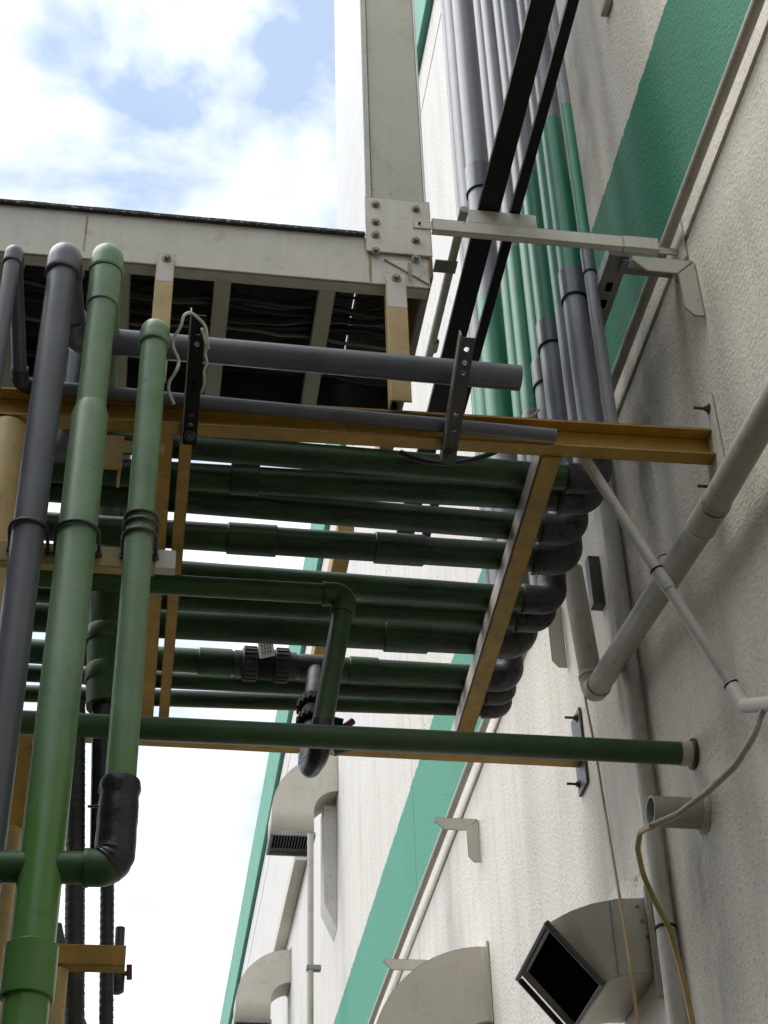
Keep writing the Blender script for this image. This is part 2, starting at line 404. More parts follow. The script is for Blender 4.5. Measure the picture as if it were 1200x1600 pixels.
def coupling_mb(a, b, r, k=1.13):
    a = Vector(a); b = Vector(b); l = (b-a).length
    return MB().lathe(a, b, [(0, r), (0, r*k-0.002), (0.002, r*k), (l-0.002, r*k), (l, r*k-0.002), (l, r)], 26, False)

def pipe_run(name, label, cat, pts, r, mat, emat=None, group=None, Lg=None, couplings=(), n=24, cmat=None, ek=1.16, plain=()):
    """straight sections, an elbow at every corner, couplings (segment, start fraction or point, length)"""
    pts = [Vector(p) for p in pts]
    t = thing(name, label, cat, pts[0], group)
    Lg = Lg or r*2.3
    mats = mat if isinstance(mat, list) else [mat]*(len(pts)-1)
    emats = emat if isinstance(emat, list) else [emat or mats[0]]*(len(pts)-2)
    for i in range(len(pts)-1):
        a, b = pts[i], pts[i+1]; d = (b-a).normalized()
        a2 = a+d*Lg*.75 if i > 0 else a
        b2 = b-d*Lg*.75 if i < len(pts)-2 else b
        part('pipe_section', MB().tube([a2, b2], r, n), mats[i], t)
    for i in range(1, len(pts)-1):
        part('elbow', elbow_mb(pts[i], pts[i-1]-pts[i], pts[i+1]-pts[i], r, Lg, ek), emats[i-1], t)
    for seg, q, ln in couplings:
        a, b = pts[seg], pts[seg+1]; d = (b-a).normalized()
        s0 = a+d*((b-a).length*q) if isinstance(q, (int, float)) else a+d*((Vector(q)-a).dot(d))
        part('coupling', coupling_mb(s0, s0+d*ln, r), cmat or mats[seg], t)
    return t

def perforated(a, b, wd, th, up, holes, hr=0.008):
    """flat bar with real round holes; holes = distances from a"""
    a = Vector(a); b = Vector(b); t = (b-a).normalized(); Ln = (b-a).length
    up = Vector(up); up = (up-t*up.dot(t)).normalized(); sd_ = t.cross(up); mb = MB(); h = wd/2
    cell = hr*1.9; cuts = [0]
    def P(s_, x, y): return a+t*s_+sd_*x+up*y
    def slab(s0, s1):
        if s1-s0 > 1e-4:
            vs = [P(s, x, y) for s in (s0, s1) for x, y in ((-h, -th/2), (h, -th/2), (h, th/2), (-h, th/2))]
            mb.add(vs, [(0, 1, 2, 3), (7, 6, 5, 4), (0, 4, 5, 1), (1, 5, 6, 2), (2, 6, 7, 3), (3, 7, 4, 0)])
    cur = 0
    for c in holes:
        slab(cur, c-cell)
        outer = [(-cell, -h), (0, -h), (cell, -h), (cell, 0), (cell, h), (0, h), (-cell, h), (-cell, 0)]
        ang = [math.atan2(y, x) for x, y in ((-1, -1), (0, -1), (1, -1), (1, 0), (1, 1), (0, 1), (-1, 1), (-1, 0))]
        vs = []
        for y in (-th/2, th/2):
            vs += [P(c+ox, oy, y) for ox, oy in outer] + [P(c+hr*math.cos(q), hr*math.sin(q), y) for q in ang]
        fs = []
        for k in range(8):
            j = (k+1) % 8
            fs += [(k, j, 8+j, 8+k), (16+j, 16+k, 24+k, 24+j), (8+k, 8+j, 24+j, 24+k), (j, k, 16+k, 16+j)]
        mb.add(vs, fs); cur = c+cell
    slab(cur, Ln)
    return mb

# ================================================================== THE SETTING
BLK_Y, BLK_H = 5.0, 8.0
g = MB(); g.add([(-400, -400, 0), (400, -400, 0), (400, 400, 0), (-400, 400, 0)], [(0, 1, 2, 3)])
structure(part('ground', g, 'concrete'))

# ------------------------------------------------------------------ factory building (the wall on the right)
bld = thing('factory_building', 'off-white stucco factory wall with an emerald green painted stripe and green roof trim', 'building', (0, 6, 0))
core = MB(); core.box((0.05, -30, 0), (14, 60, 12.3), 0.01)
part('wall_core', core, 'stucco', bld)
# cast panels with open joints between them
ys = [-30, -9, -3.1, 2.6, 8.88, 14.4, 20, 26, 32, 45, 60]
zs = [0, 5.575, 11.08, 11.50]
for i in range(len(ys)-1):
    for k in range(len(zs)-1):
        gy = 0.004
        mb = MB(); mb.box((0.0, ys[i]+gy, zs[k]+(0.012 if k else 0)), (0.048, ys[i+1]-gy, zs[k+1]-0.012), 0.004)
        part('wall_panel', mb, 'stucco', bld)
tr = MB()
for i in range(len(ys)-1):
    mb = MB(); mb.box((-0.05, ys[i]+.003, 11.505), (0.049, ys[i+1]-.003, 12.45), 0.006)
    part('parapet_trim', mb, 'trim_green', bld)
lg = MB(); lg.box((-0.12, 14.8, 8.90), (-0.002, 17.6, 9.03), 0.005); part('ledge', lg, 'duct_beige', bld)
pl = MB(); dpt = [(-0.105, 8.30), (-0.002, 8.30), (-0.002, 7.20), (-0.105, 7.42)]
pl.add([(a_, y_, b_) for y_ in (12.55, 12.80) for a_, b_ in dpt], [(0, 1, 2, 3), (7, 6, 5, 4)]+[(k, k+4, (k+1) % 4+4, (k+1) % 4) for k in range(4)])
part('wall_duct', pl, 'white_pvc', bld)

for zj in (5.575, 11.08):
    mb = MB(); mb.box((.012, -30, zj-.0118), (.047, 60, zj+.0118), .001); part('joint_shade', mb, 'tar', bld)  # dark strip standing in for the shade inside the groove
# added block, unseen left of the frame, put there to shade the near wall
nb = thing('side_blocker', 'added grey block out of view, shading the near wall', 'building', (-8, -8, 0))
mb = MB(); mb.box((-16, -30, 0), (-5.2, BLK_Y, BLK_H), 0.02); part('wall', mb, 'blocker_grey', nb)
mb = MB(); mb.box((-16.05, -30, BLK_H), (-5.12, BLK_Y+.08, BLK_H+.35), 0.02); part('blocker_cap', mb, 'galv', nb)

rb = thing('rear_blocker', 'added grey block behind the viewer, darkening the undersides', 'building', (-3, -12, 0))  # added unseen block, cuts low sky light reaching the undersides
mb = MB(); mb.box((-16, -18, 0), (-0.2, -7.0, 9.0), 0.02); part('wall', mb, 'blocker_grey', rb)
mb = MB(); mb.box((-16.05, -18, 9.0), (-0.2, -6.92, 9.35), 0.02); part('blocker_cap', mb, 'galv', rb)

# ------------------------------------------------------------------ conduit along the stripe and its brackets
cp = [at(u, v, x=-0.045) for u, v in ((1185, 0), (960, 590), (735, 1190), (590, 1570))]
cp = [cp[0]-(cp[1]-cp[0])*2.5] + cp + [Vector((-0.045, 24, cp[-1].z))]
zc = cp[2].z
single('wall_conduit', MB().tube(cp, 0.0185, 16), 'beige_pvc',
       'long beige conduit running along the lower edge of the emerald stripe', 'conduit')

def wall_bracket(y, z, arm, leg, label, wd=0.062):
    """mitred L of angle iron, its broad face towards the alley's near end"""
    t = thing('wall_bracket', label, 'bracket', (0, y, z), 'beige angle brackets on the wall')
    def plate(outl, y0, y1):
        n = len(outl); vs = [(px_, y0, pz) for px_, pz in outl]+[(px_, y1, pz) for px_, pz in outl]
        return MB().add(vs, [tuple(range(n)), tuple(range(2*n-1, n-1, -1))]+[(k, k+n, (k+1) % n+n, (k+1) % n) for k in range(n)])
    a0 = plate([(-arm, z), (-arm, z-wd*.35), (-arm+wd*.65, z-wd), (-wd-.004, z-wd), (-.006, z)], y, y+.006)
    a0.add([(-arm, y+.007, z), (-.006, y+.007, z), (-.006, y+.05, z), (-arm, y+.05, z), (-arm, y+.007, z-.005), (-.006, y+.007, z-.005), (-.006, y+.05, z-.005), (-arm, y+.05, z-.005)],
           [(3, 2, 1, 0), (4, 5, 6, 7), (0, 1, 5, 4), (1, 2, 6, 5), (2, 3, 7, 6), (3, 0, 4, 7)])
    part('arm', a0, 'duct_beige', t)
    l0 = plate([(-.003, z-.003), (-wd-.001, z-wd-.001), (-wd, z-leg+wd*.5), (-wd*.6, z-leg), (-.003, z-leg)], y, y+.006)
    part('leg', l0, 'duct_beige', t)
    part('screw', MB().bar((-.012, y+.003, z-leg+.004), (-.012, y+.003, z-leg-.035), .010, .010), 'rust', t)
    return t
for (uw, vw, ul, vl, vleg, lab) in ((1086, 408, 988, 397, 492, 'nearest beige angle bracket, crossing in front of the stripe conduit by the cream channel'),
                                (877, 945, 830, 940, 1042, 'beige angle bracket half hidden behind the grey pipe elbows'),
                                (748, 1280, 680, 1276, 1347, 'beige angle bracket across the stripe conduit below the long green pipe'),
                                (672, 1500, 600, 1499, 1560, 'farthest beige bracket, its arm poking out behind the large curved cowl')):
    p = at(uw, vw, x=0)
    wall_bracket(p.y, p.z, -at(ul, vl, y=p.y).x, p.z-at(uw, vleg, y=p.y).z, lab)
p = at(955, 8, x=0)
tb = thing('anchor_stub', 'rusty anchor with a small plate high on the wall, left of the green stripe', 'anchor', p)
mb = MB(); mb.box((-.03, p.y-.03, p.z-.01), (-.002, p.y+.05, p.z+.03)); part('plate', mb, 'duct_beige', tb)
mb = MB(); mb.bar((-.022, p.y, p.z-.0105), (-.022, p.y, p.z-.06), .012, .012); part('bolt', mb, 'rust', tb)

# ------------------------------------------------------------------ exhaust cowls on the wall
def cowl(y0, zt, label, wdt=0.36, Ro=0.55, Ri=0.20, drop=0.20, grille=True):
    t = thing('exhaust_cowl', label, 'exhaust cowl', (0, y0, zt), 'curved beige exhaust cowls on the wall')
    cx, cz = -0.004, zt-Ro
    n = 20; O = [(cx-Ro*math.sin(PI/2*k/n), cz+Ro*math.cos(PI/2*k/n)) for k in range(n+1)]+[(cx-Ro, cz-drop)]
    I = [(cx-Ri*math.sin(PI/2*k/n), cz+Ri*math.cos(PI/2*k/n)) for k in range(n+1)]+[(cx-Ri, cz-drop)]
    mb = MB(); k_ = len(O)
    vs = []; th = 0.012
    for y in (y0, y0+wdt): vs += [(p[0], y, p[1]) for p in O]+[(p[0], y, p[1]) for p in I]
    fs = []
    for k in range(k_-1):
        fs += [(k, k+1, k_+k+1, k_+k), (2*k_+k+1, 2*k_+k, 3*k_+k, 3*k_+k+1), (k+1, k, 2*k_+k, 2*k_+k+1), (k_+k, k_+k+1, 3*k_+k+1, 3*k_+k)]
    mb.add(vs, fs)
    o = part('cowl_body', mb, 'duct_beige', t, sharp=30)
    so = o.modifiers.new('sheet', 'SOLIDIFY'); so.thickness = 0.006; so.offset = -1
    fl = MB(); fl.box((-.012, y0-.02, zt-Ro+Ri-.01), (-.002, y0+wdt+.02, zt+.02), .002); part('wall_flange', fl, 'duct_beige', t)
    zb = cz-drop
    fr = MB(); x0, x1 = cx-Ro, cx-Ri
    for q in (((x0-.012, y0-.012), (x1+.012, y0+.006)), ((x0-.012, y0+wdt-.006), (x1+.012, y0+wdt+.012)), ((x0-.012, y0+.007), (x0+.008, y0+wdt-.007)), ((x1-.008, y0+.007), (x1+.012, y0+wdt-.007))):
        fr.box((q[0][0], q[0][1], zb-.03), (q[1][0], q[1][1], zb+.004), .002)
    of_ = part('opening_frame', fr, 'galv', t)
    gb = MB(); gb.box((x0+.01, y0+.01, zb+.03), (x1-.01, y0+wdt-.01, zb+.036), .001); part('mouth_shade', gb, 'black_hole', t)  # black sheet standing in for the shade inside the opening
    sl = MB()
    for k in range(14):
        x = x0+.02+(x1-x0-.04)*k/13; sl.box((x-.004, y0+.008, zb-.004), (x+.004, y0+wdt-.008, zb+.002), .001)
    part('grille', sl, 'steel', of_)
    return t
cowl(7.10, 4.71, 'biggest looking beige curved cowl at the bottom edge, left of the black mouthed cowl')
cowl(12.40, 8.71, 'beige curved cowl with dark grille just below the hanging pipe loop')
cowl(16.30, 8.63, 'farthest small beige curved cowl at the bottom left of the wall')

# near cowl, tilted mouth
cw = thing('open_cowl', 'beige sheet metal cowl with a square black open mouth tilted down', 'exhaust cowl', (0, 4.75, 3.75))
Oc = [Vector((-.004, 0, 3.862)), Vector((-.10, 0, 3.856)), Vector((-.19, 0, 3.835)), Vector((-.26, 0, 3.807)), Vector((-.332, 0, 3.766))]
Ic = [Vector((-.004, 0, 3.612)), Vector((-.05, 0, 3.612)), Vector((-.10, 0, 3.606)), Vector((-.14, 0, 3.594)), Vector((-.174, 0, 3.577))]
mb = MB(); k_ = 5; vs = []
for y in (4.75, 5.16): vs += [(p.x, y, p.z) for p in Oc]+[(p.x, y, p.z) for p in Ic]
fs = []
for k in range(4):
    fs += [(k, k+1, k_+k+1, k_+k), (2*k_+k+1, 2*k_+k, 3*k_+k, 3*k_+k+1), (k+1, k, 2*k_+k, 2*k_+k+1), (k_+k, k_+k+1, 3*k_+k+1, 3*k_+k)]
mb.add(vs, fs); o = part('cowl_body', mb, 'duct_beige', cw, sharp=30)
so = o.modifiers.new('sheet', 'SOLIDIFY'); so.thickness = 0.006; so.offset = -1
mo, mi = Oc[4], Ic[4]; dv = (mi-mo).normalized(); nv = Vector((-dv.z, 0, dv.x)); nv = nv if nv.x < 0 else -nv
fr = MB()
for (p, q) in ((mo, mo), (mi, mi)):
    fr.bar(p+Vector((0, 4.735, 0))+nv*.012, p+Vector((0, 5.175, 0))+nv*.012, .02, .012, dv)
for y in (4.741, 5.169): fr.bar(mo+Vector((0, y, 0))+nv*.012+dv*.008, mi+Vector((0, y, 0))+nv*.012-dv*.007, .012, .02, nv)
part('mouth_rim', fr, 'steel', cw)
fl = MB(); fl.box((-.014, 4.72, 3.53), (-.002, 4.748, 3.90), .002); fl.box((-.014, 4.7485, 3.865), (-.002, 5.2, 3.90), .002); part('wall_flange', fl, 'duct_beige', cw)
dp = MB(); c0 = mo+(mi-mo)*.5-nv*.02
dp.bar(c0+Vector((0, 4.768, 0)), c0+Vector((0, 5.142, 0)), .004, (mi-mo).length-.02, dv); part('mouth_shade', dp, 'black_hole', cw)  # black sheet painted as the unlit inside of the mouth
for k in range(5):
    q = Oc[1].lerp(Ic[1], .1+.2*k); part('rivet', MB().hexbolt((q.x+.055, 4.749, q.z), (0, -1, 0), .005, .003, 1.2), 'bolt_steel', cw)
random.seed(8)
sl_ = [Vector((-.016, 4.722+.004*random.random(), 3.53+.0365*k)) for k in range(11)]
part('sealant', MB().tube(sl_, [.004+.004*random.random() for _ in sl_], 8), 'beige_pvc', cw)
sm = MB(); sm.box((-.13, 4.744, 3.60), (-.126, 4.749, 3.845), .001); part('seam', sm, 'duct_beige', cw)

# ================================================================== YELLOW PIPE RACK
YF = 3.575; ZB = 4.70
rack = thing('pipe_rack', 'ochre painted steel rack bridging from the wall to posts at the left', 'pipe rack', (-1.0, 4.4, 0))
chan = [(-.05, -.05), (.0, -.05), (.0, .05), (-.05, .05), (-.05, .043), (-.007, .043), (-.007, -.043), (-.05, -.043)]
def cchannel(x0, x1, yf, zb, h=0.10, d=0.05, flip=False, tilt=0.0):
    p = [(0, 0), (d, 0), (d, h), (0, h), (0, h-.008), (d-.008, h-.008), (d-.008, .008), (0, .008)]
    if flip: p = [(d-q, w_) for q, w_ in p][::-1]
    vs = [(x, yf+q, zb+w_+tilt*(x+.5)) for x in (x0, x1) for q, w_ in p]; n = len(p)
    mb = MB(); mb.ring_tube([[Vector(v) for v in vs[:n]], [Vector(v) for v in vs[n:]]])
    return mb
part('front_beam', cchannel(-2.16, -0.012, YF, ZB+.004, tilt=.024), 'yellow', rack)
part('rear_beam', cchannel(-2.16, -0.012, 5.275, ZB-.051, h=.050, flip=True), 'yellow', rack)
YR0, YR1 = YF+.052, 5.325
def rail(xc, lip, wd=0.058, ht=0.078, x1=None):
    """angle rail along Y; lip = side on which the upright leg stands"""
    mb = MB(); x1 = xc if x1 is None else x1
    p = [(-wd/2, 0), (wd/2, 0), (wd/2, .007), (-wd/2+.007, .007), (-wd/2+.007, ht), (-wd/2, ht)]
    if lip > 0: p = [(-q, z) for q, z in p][::-1]
    mb.ring_tube([[Vector((xx+q, y, ZB+z)) for q, z in p] for y, xx in ((YR0, xc), (YR1, x1))])
    return mb
part('rail', rail(-0.495, -1, x1=-0.455), 'yellow', rack)
part('rail', rail(-1.615, 1, 0.05), 'yellow', rack)
part('rail', rail(-1.553, -1, 0.036), 'yellow', rack)
# whitish face of the right hand rail
wf = MB(); wf.prof((-0.5275, YR0+.01, ZB+.042), (-0.4875, YR1-.01, ZB+.042), [(-.001, -.036), (.001, -.036), (.001, .034), (-.001, .034)], (0, 0, 1))
part('rail_face', wf, 'cream', rack, 'worn whitish side of the right hand rail')
random.seed(4)
for xr, y0_ in ((-0.495, YR0), (-1.615, YR0), (-1.553, YR0), (-0.458, 5.272)):
    pw = [Vector((xr-.03+.06*k/7, y0_+.001*(k % 2), ZB+.003+.001*(k % 2)-(.004 if y0_ < 5 else .007))) for k in range(8)]
    part('weld', MB().tube(pw, [.004+.0015*random.random() for _ in pw], 8), 'yellow', rack)
def column(x, y, z0, z1, r, mat='pale_yellow'):
    return MB().lathe((x, y, z0), (x, y, z1), [(0, r*1.25), (.012, r*1.25), (.012, r), (z1-z0-.006, r), (z1-z0, r*.95)], 26)
part('post', column(-2.045, 3.63, 0.02, ZB-.04, 0.058), 'pale_yellow', rack)
part('post', column(-2.045, 5.30, 0.02, 4.28, 0.042), 'pale_yellow', rack)
pb = MB(); pb.bar((-2.03, 5.30, 4.285), (-2.045, 5.30, ZB-.055), .075, .05, (0, 1, 0)); part('post_head', pb, 'yellow', rack)
pb = MB(); pb.bar((-1.985, 5.22, 4.15), (-1.985, 5.25, 4.50), .035, .02, (0, 1, 0)); pb.box((-2.12, 5.22, 4.30), (-2.05, 5.25, 4.335)); part('gusset', pb, 'pale_yellow', rack)
for yc, z0, z1 in ((3.60, 4.60, 4.93), (5.30, 4.545, 4.86)):
    mb = MB(); mb.box((-.0115, yc-.06, z0), (-.002, yc+.06, z1), .002); EP = part('end_plate', mb, 'cream' if yc < 4 else 'steel', rack)
    for yb_, zb2_ in (((3.565, 4.885), (3.64, 4.645)) if yc < 4 else ((5.27, 4.83), (5.335, 4.585))):
        part('bolt', MB().hexbolt((-.0118, yb_, zb2_), (-1, 0, 0), .010, .010, 1.6, .034), 'rust', EP)
# tan hanger pieces under the left part of the front beam
hp = MB(); p0 = at(160, 655, y=3.70); p1 = at(190, 733, y=3.70)
hp.box((p0.x, 3.695, p1.z), (p1.x, 3.705, 4.72)); hp.box((p1.x-.012, 3.706, p1.z-.02), (p1.x-.004, 3.76, 4.72)); part('hanger_plate', hp, 'pale_yellow', rack)
hp = MB(); p0 = at(188, 690, y=3.64); p1 = at(257, 708, y=3.64); hp.box((p0.x, 3.63, p1.z), (p1.x, 3.652, p0.z)); part('hanger_plate', hp, 'pale_yellow', rack)

# ------------------------------------------------------------------ perforated arms in front of the beam
def arm(x, label, mat, y0, holes, tilt=0.0):
    t = thing('perforated_arm', label, 'bracket', (x, YF, 4.72), 'drilled strut arms reaching out from the front beam')
    a_, b_ = Vector((x, 3.622, 4.645)), Vector((x, y0, 4.800))
    part('drilled_web', perforated(b_, a_, 0.040, 0.004, (0, 0, 1), holes), mat, t)
    mb = MB(); mb.bar(b_+Vector((-.0215, 0, .016)), a_+Vector((-.0215, 0, .016)), .004, .036, (0, 0, 1), .001); part('side_flange', mb, 'galv', t)
    mb = MB(); mb.hexbolt(a_+Vector((0, -.03, .008)), (0, -.35, -1), .010, .010); part('bolt', mb, 'steel', t)
    return t
arm(-1.545, 'black drilled strut arm with white wire looped round it', 'black_metal', 3.262, (.05, .085, .20, .225, .30, .33))
arm(-0.805, 'grey drilled strut arm under the cut end of the thick grey pipe', 'steel', 3.262, (.035, .075, .105, .235, .28, .315))
wire = [at(*q) for q in ()]
wp = [(325, 545, 3.30), (322, 508, 3.24), (298, 487, 3.205), (287, 492, 3.205), (283, 510, 3.22), (270, 530, 3.26), (271, 545, 3.27), (281, 563, 3.30), (276, 580, 3.30), (264, 596, 3.34), (263, 612, 3.36), (272, 632, 3.38)]
pts = [at(u, v, y=y) for u, v, y in wp]
single('white_wire', MB().tube(fillet(pts, .05, 4), .0042, 8), 'white_wire', 'white wire dangling in front of the thick grey pipe, left of the black arm', 'wire')
wp = [(316, 505), (323, 530), (321, 545), (324, 558), (319, 570), (320, 590), (315, 605), (303, 618)]
pts = [at(u, v, z=4.742-.0*(i)) - Vector((0, 0, .02)) for i, (u, v) in enumerate(wp)]
single('white_wire', MB().tube(fillet(pts, .03, 4), .0042, 8), 'white_wire', 'white wire lying along the face of the black drilled arm', 'wire')

# ================================================================== PIPES: DOWN THE WALL AND ACROSS THE RACK
RG = 'pipes coming down the wall and crossing the rack'
runs = [  # u of riser at v=659, Y, r, couplings on riser (v start, v end), couplings on rack (u), label
 (955, 3.775, .021, [(388, 423)], [], 'thinnest grey riser nearest the camera, rightmost of the wall pipes'),
 (923.5, 3.86, .040, [(417, 458)], [], 'thick grey riser second from the right, green painted band ending in a grey coupling'),
 (909, 3.965, .043, [], [(360, 405)], 'slim riser squeezed between the two thick grey wall pipes'),
 (876.5, 4.12, .0435, [(497, 532)], [], 'thick grey riser whose coupling sits below its green band, third across the rack'),
 (862, 4.285, .046, [(556, 592)], [(355, 432), (585, 662)], 'riser half hidden behind a thick grey one, its rack run showing a long sleeve'),
 (835, 4.49, .042, [(640, 668)], [], 'green banded riser left of the slim coupling, turning under the rack in a grey elbow'),
 (819, 4.62, .039, [], [], 'slim green riser to the right of the widest one'),
 (783, 4.77, .055, [(255, 292)], [(600, 668)], 'widest riser, emerald at the bottom, ending in one big smooth elbow'),
 (764, 5.025, .043, [], [(545, 590), (310, 362)], 'riser feeding the rack pipe that carries the union valve'),
 (757, 5.135, .031, [], [], 'thin rack pipe just behind the one with the union valve'),
 (750, 5.225, .031, [], [], 'thin rack pipe at the far edge of the rack'),
]
TOPZ = 14.0
RV = [(698, 731), (745, 768), (781, 814), (837, 863), (897, 927), (937, 960), (975, 996), (1032, 1055), (1064, 1083), (1092, 1105)]
RX = []
for i, (u, Yp, r, cr, ch, lab) in enumerate(runs):
    x = at(u, 659, y=Yp).x
    x = min(-.235, max(-.40, x)); RX.append(x)
    zc_ = ZB+.080+r if i else 4.90
    if i:
        vl, vr = RV[i-1]
        pl_, pr_ = at(300, vl, z=zc_), at(700, vr, z=zc_)
        sl = (pr_.y-pl_.y)/(pr_.x-pl_.x)
    else: pl_, sl = Vector((-1.5, Yp, zc_)), 0.0
    Yl = pl_.y+sl*(-2.42-pl_.x); x = at(u, 659, y=Yp).x
    for _ in range(4):
        Yp = pl_.y+sl*(x-pl_.x); x = min(-.235, max(-.40, at(u, 659, y=Yp).x))
    pts = [(x, Yp, TOPZ), (x, Yp, zc_), (-2.42, Yl, zc_), (-2.42, Yl, 0.3)]
    if i == 8: ZP8, YP8 = zc_, pl_.y+sl*(-1.15-pl_.x)
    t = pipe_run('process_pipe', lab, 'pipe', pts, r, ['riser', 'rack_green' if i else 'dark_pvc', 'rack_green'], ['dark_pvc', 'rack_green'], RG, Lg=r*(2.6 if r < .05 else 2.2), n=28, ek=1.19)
    for v0, v1 in cr:
        pa, pb_ = at(u, v0, y=Yp-r).z, at(u, v1, y=Yp-r).z
        cpl = part('coupling', coupling_mb((x, Yp, pa), (x, Yp, pb_), r, 1.13), 'grey_pvc', t)
        part('coupling_ring', MB().lathe((x, Yp, pb_), (x, Yp, pb_-1), [(0, r*1.15), (.006, r*1.15), (.006, r)], 26, False), 'black_metal', cpl)
    for u0, u1 in ch:
        # distance along X at the pipe's own depth
        def xof(q):
            lo, hi = 300.0, 1300.0
            for _ in range(40):
                mid = (lo+hi)/2; pt = at(q, mid, z=zc_)
                if pt.y < pl_.y+sl*(pt.x-pl_.x): lo = mid
                else: hi = mid
            return at(q, lo, z=zc_).x
        xa, xb = xof(u0), xof(u1)
        part('coupling', coupling_mb((xa, pl_.y+sl*(xa-pl_.x), zc_), (xb, pl_.y+sl*(xb-pl_.x), zc_), r, 1.13), 'rack_green', t)

# risers' support strut on the wall
st = thing('strut_channel', 'dark brown slotted strut behind the thinnest grey riser, running back along the wall', 'strut', (-.2, 3.6, 5.58))
mb = MB(); mb.box((-.235, 3.60, 5.555), (-.165, 5.5, 5.61)); part('strut', mb, 'galv', st)
for y in (3.72, 3.80, 3.88, 4.2, 4.5):
    mb = MB(); mb.box((-.21, y, 5.550), (-.19, y+.035, 5.5545), .001); part('slot', mb, 'black_hole', st)

# ================================================================== FOREGROUND VERTICAL PIPES
FG = 'vertical pipes clamped in front of the rack'
YV = 3.12
# thick grey one: up, back, then right along the arms
xg = -1.905; zt = 4.86
pipe_run('grey_pipe', 'thick grey pipe rising at the left, bending back and running right to a cut end', 'pipe',
         [(xg, YV, 0.2), (xg, YV, 4.85), (xg+.02, 3.445, 4.85), (-0.618, 3.445, 4.835)], .0375, 'grey_pvc', 'grey_pvc', FG, Lg=.085, n=30)
pipe_run('grey_pipe', 'slim grey pipe at the left edge that runs right along the ochre front beam', 'pipe',
         [(-2.035, YV, 0.2), (-2.035, YV, 4.845), (-2.022, 3.552, 4.758), at(868, 681, y=3.552)], .0205, 'grey_pvc', ['grey_pvc', 'dark_pvc'], FG, Lg=.055, n=24)
gp_ = [o for o in bpy.data.objects if o.name.startswith('pipe_section') and o.parent and 'slim grey pipe' in o.parent['label']][-1]
random.seed(9); mb = MB()
q0, q1 = Vector((-2.022, 3.552, 4.758)), at(868, 681, y=3.552)
for u0, u1 in ((568, 655), (716, 770)):
    u = u0
    while u < u1:
        f_ = (u-50)/(868-50.0); c = q0.lerp(q1, f_)+Vector((0, -.0165, .0126))
        mb.box(c+Vector((-.0022, -.0004, -.004+.002*random.random())), c+Vector((.0022*random.uniform(.2, 1), .0004, .004)), .0001); u += random.choice((3.4, 3.4, 4.2, 7.5))
pp = part('pipe_print', mb, 'cable', gp_.parent)
xa = -1.795
t = pipe_run('green_pipe', 'thick green pipe with a domed elbow on top and a wide sleeve near the bottom', 'pipe',
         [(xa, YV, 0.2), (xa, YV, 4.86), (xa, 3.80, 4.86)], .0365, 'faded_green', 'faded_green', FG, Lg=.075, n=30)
zA = at(150, 636, y=YV).z
part('pipe_sleeve', MB().lathe((xa, YV, zA), (xa, YV, 0.2), [(0, .037), (.03, .0445), (zA-0.25, .0445)], 30), 'faded_green', t)
z0, z1 = at(158, 410, y=YV-.04).z, at(158, 462, y=YV-.04).z
part('coupling', coupling_mb((xa, YV, z0), (xa, YV, z1), .0365, 1.12), 'faded_green', t)
z0, z1 = at(45, 1462, y=YV-.05).z, at(40, 1546, y=YV-.05).z
part('coupling', coupling_mb((xa, YV, z0), (xa, YV, z1), .0445, 1.16), 'faded_green', t)
xb = -1.652; zt2 = at(232, 512, y=YV).z; zb2 = at(190, 1357, y=YV).z
t = pipe_run('green_pipe', 'green pipe with a domed top that ends below in a black taped elbow', 'pipe',
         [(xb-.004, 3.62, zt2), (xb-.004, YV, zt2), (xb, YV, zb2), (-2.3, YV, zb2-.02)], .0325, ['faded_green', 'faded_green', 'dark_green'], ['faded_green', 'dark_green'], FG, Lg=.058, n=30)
# tape wrapped round the lower elbow
tp = MB(); pth = fillet([Vector((xb, YV, at(194, 1222, y=YV).z)), Vector((xb, YV, zb2)), Vector((xb-.075, YV, zb2-.002))], .06, 12)[:11]
rr = [.041+.0035*math.sin(i*2.1)+.002*random.random() for i in range(len(pth))]
dense = []
base = fillet([Vector((xb, YV, at(194, 1222, y=YV).z)), Vector((xb, YV, zb2)), Vector((xb-.075, YV, zb2-.002))], .06, 12)
d0 = base[0]; d1 = base[1]
for k in range(9): dense.append(d0.lerp(d1, k/9))
dense += base[1:9]
rr = [.0405+.0012*((i*7) % 3)/2+.0012*random.random() for i in range(len(dense))]; rr[0] = .041; rr[1] = .044; rr[2] = .0395
tp.tube(dense, rr, 26); part('tape_wrap', tp, 'black_tape', t, 'black tape wound round the bottom elbow')
tl = MB().tube(fillet([at(165, 1258, y=YV+.02), at(145, 1260, y=YV+.03), at(137, 1260, y=YV+.03)], .01, 4), .003, 8); part('tape_tail', tl, 'black_tape', t)

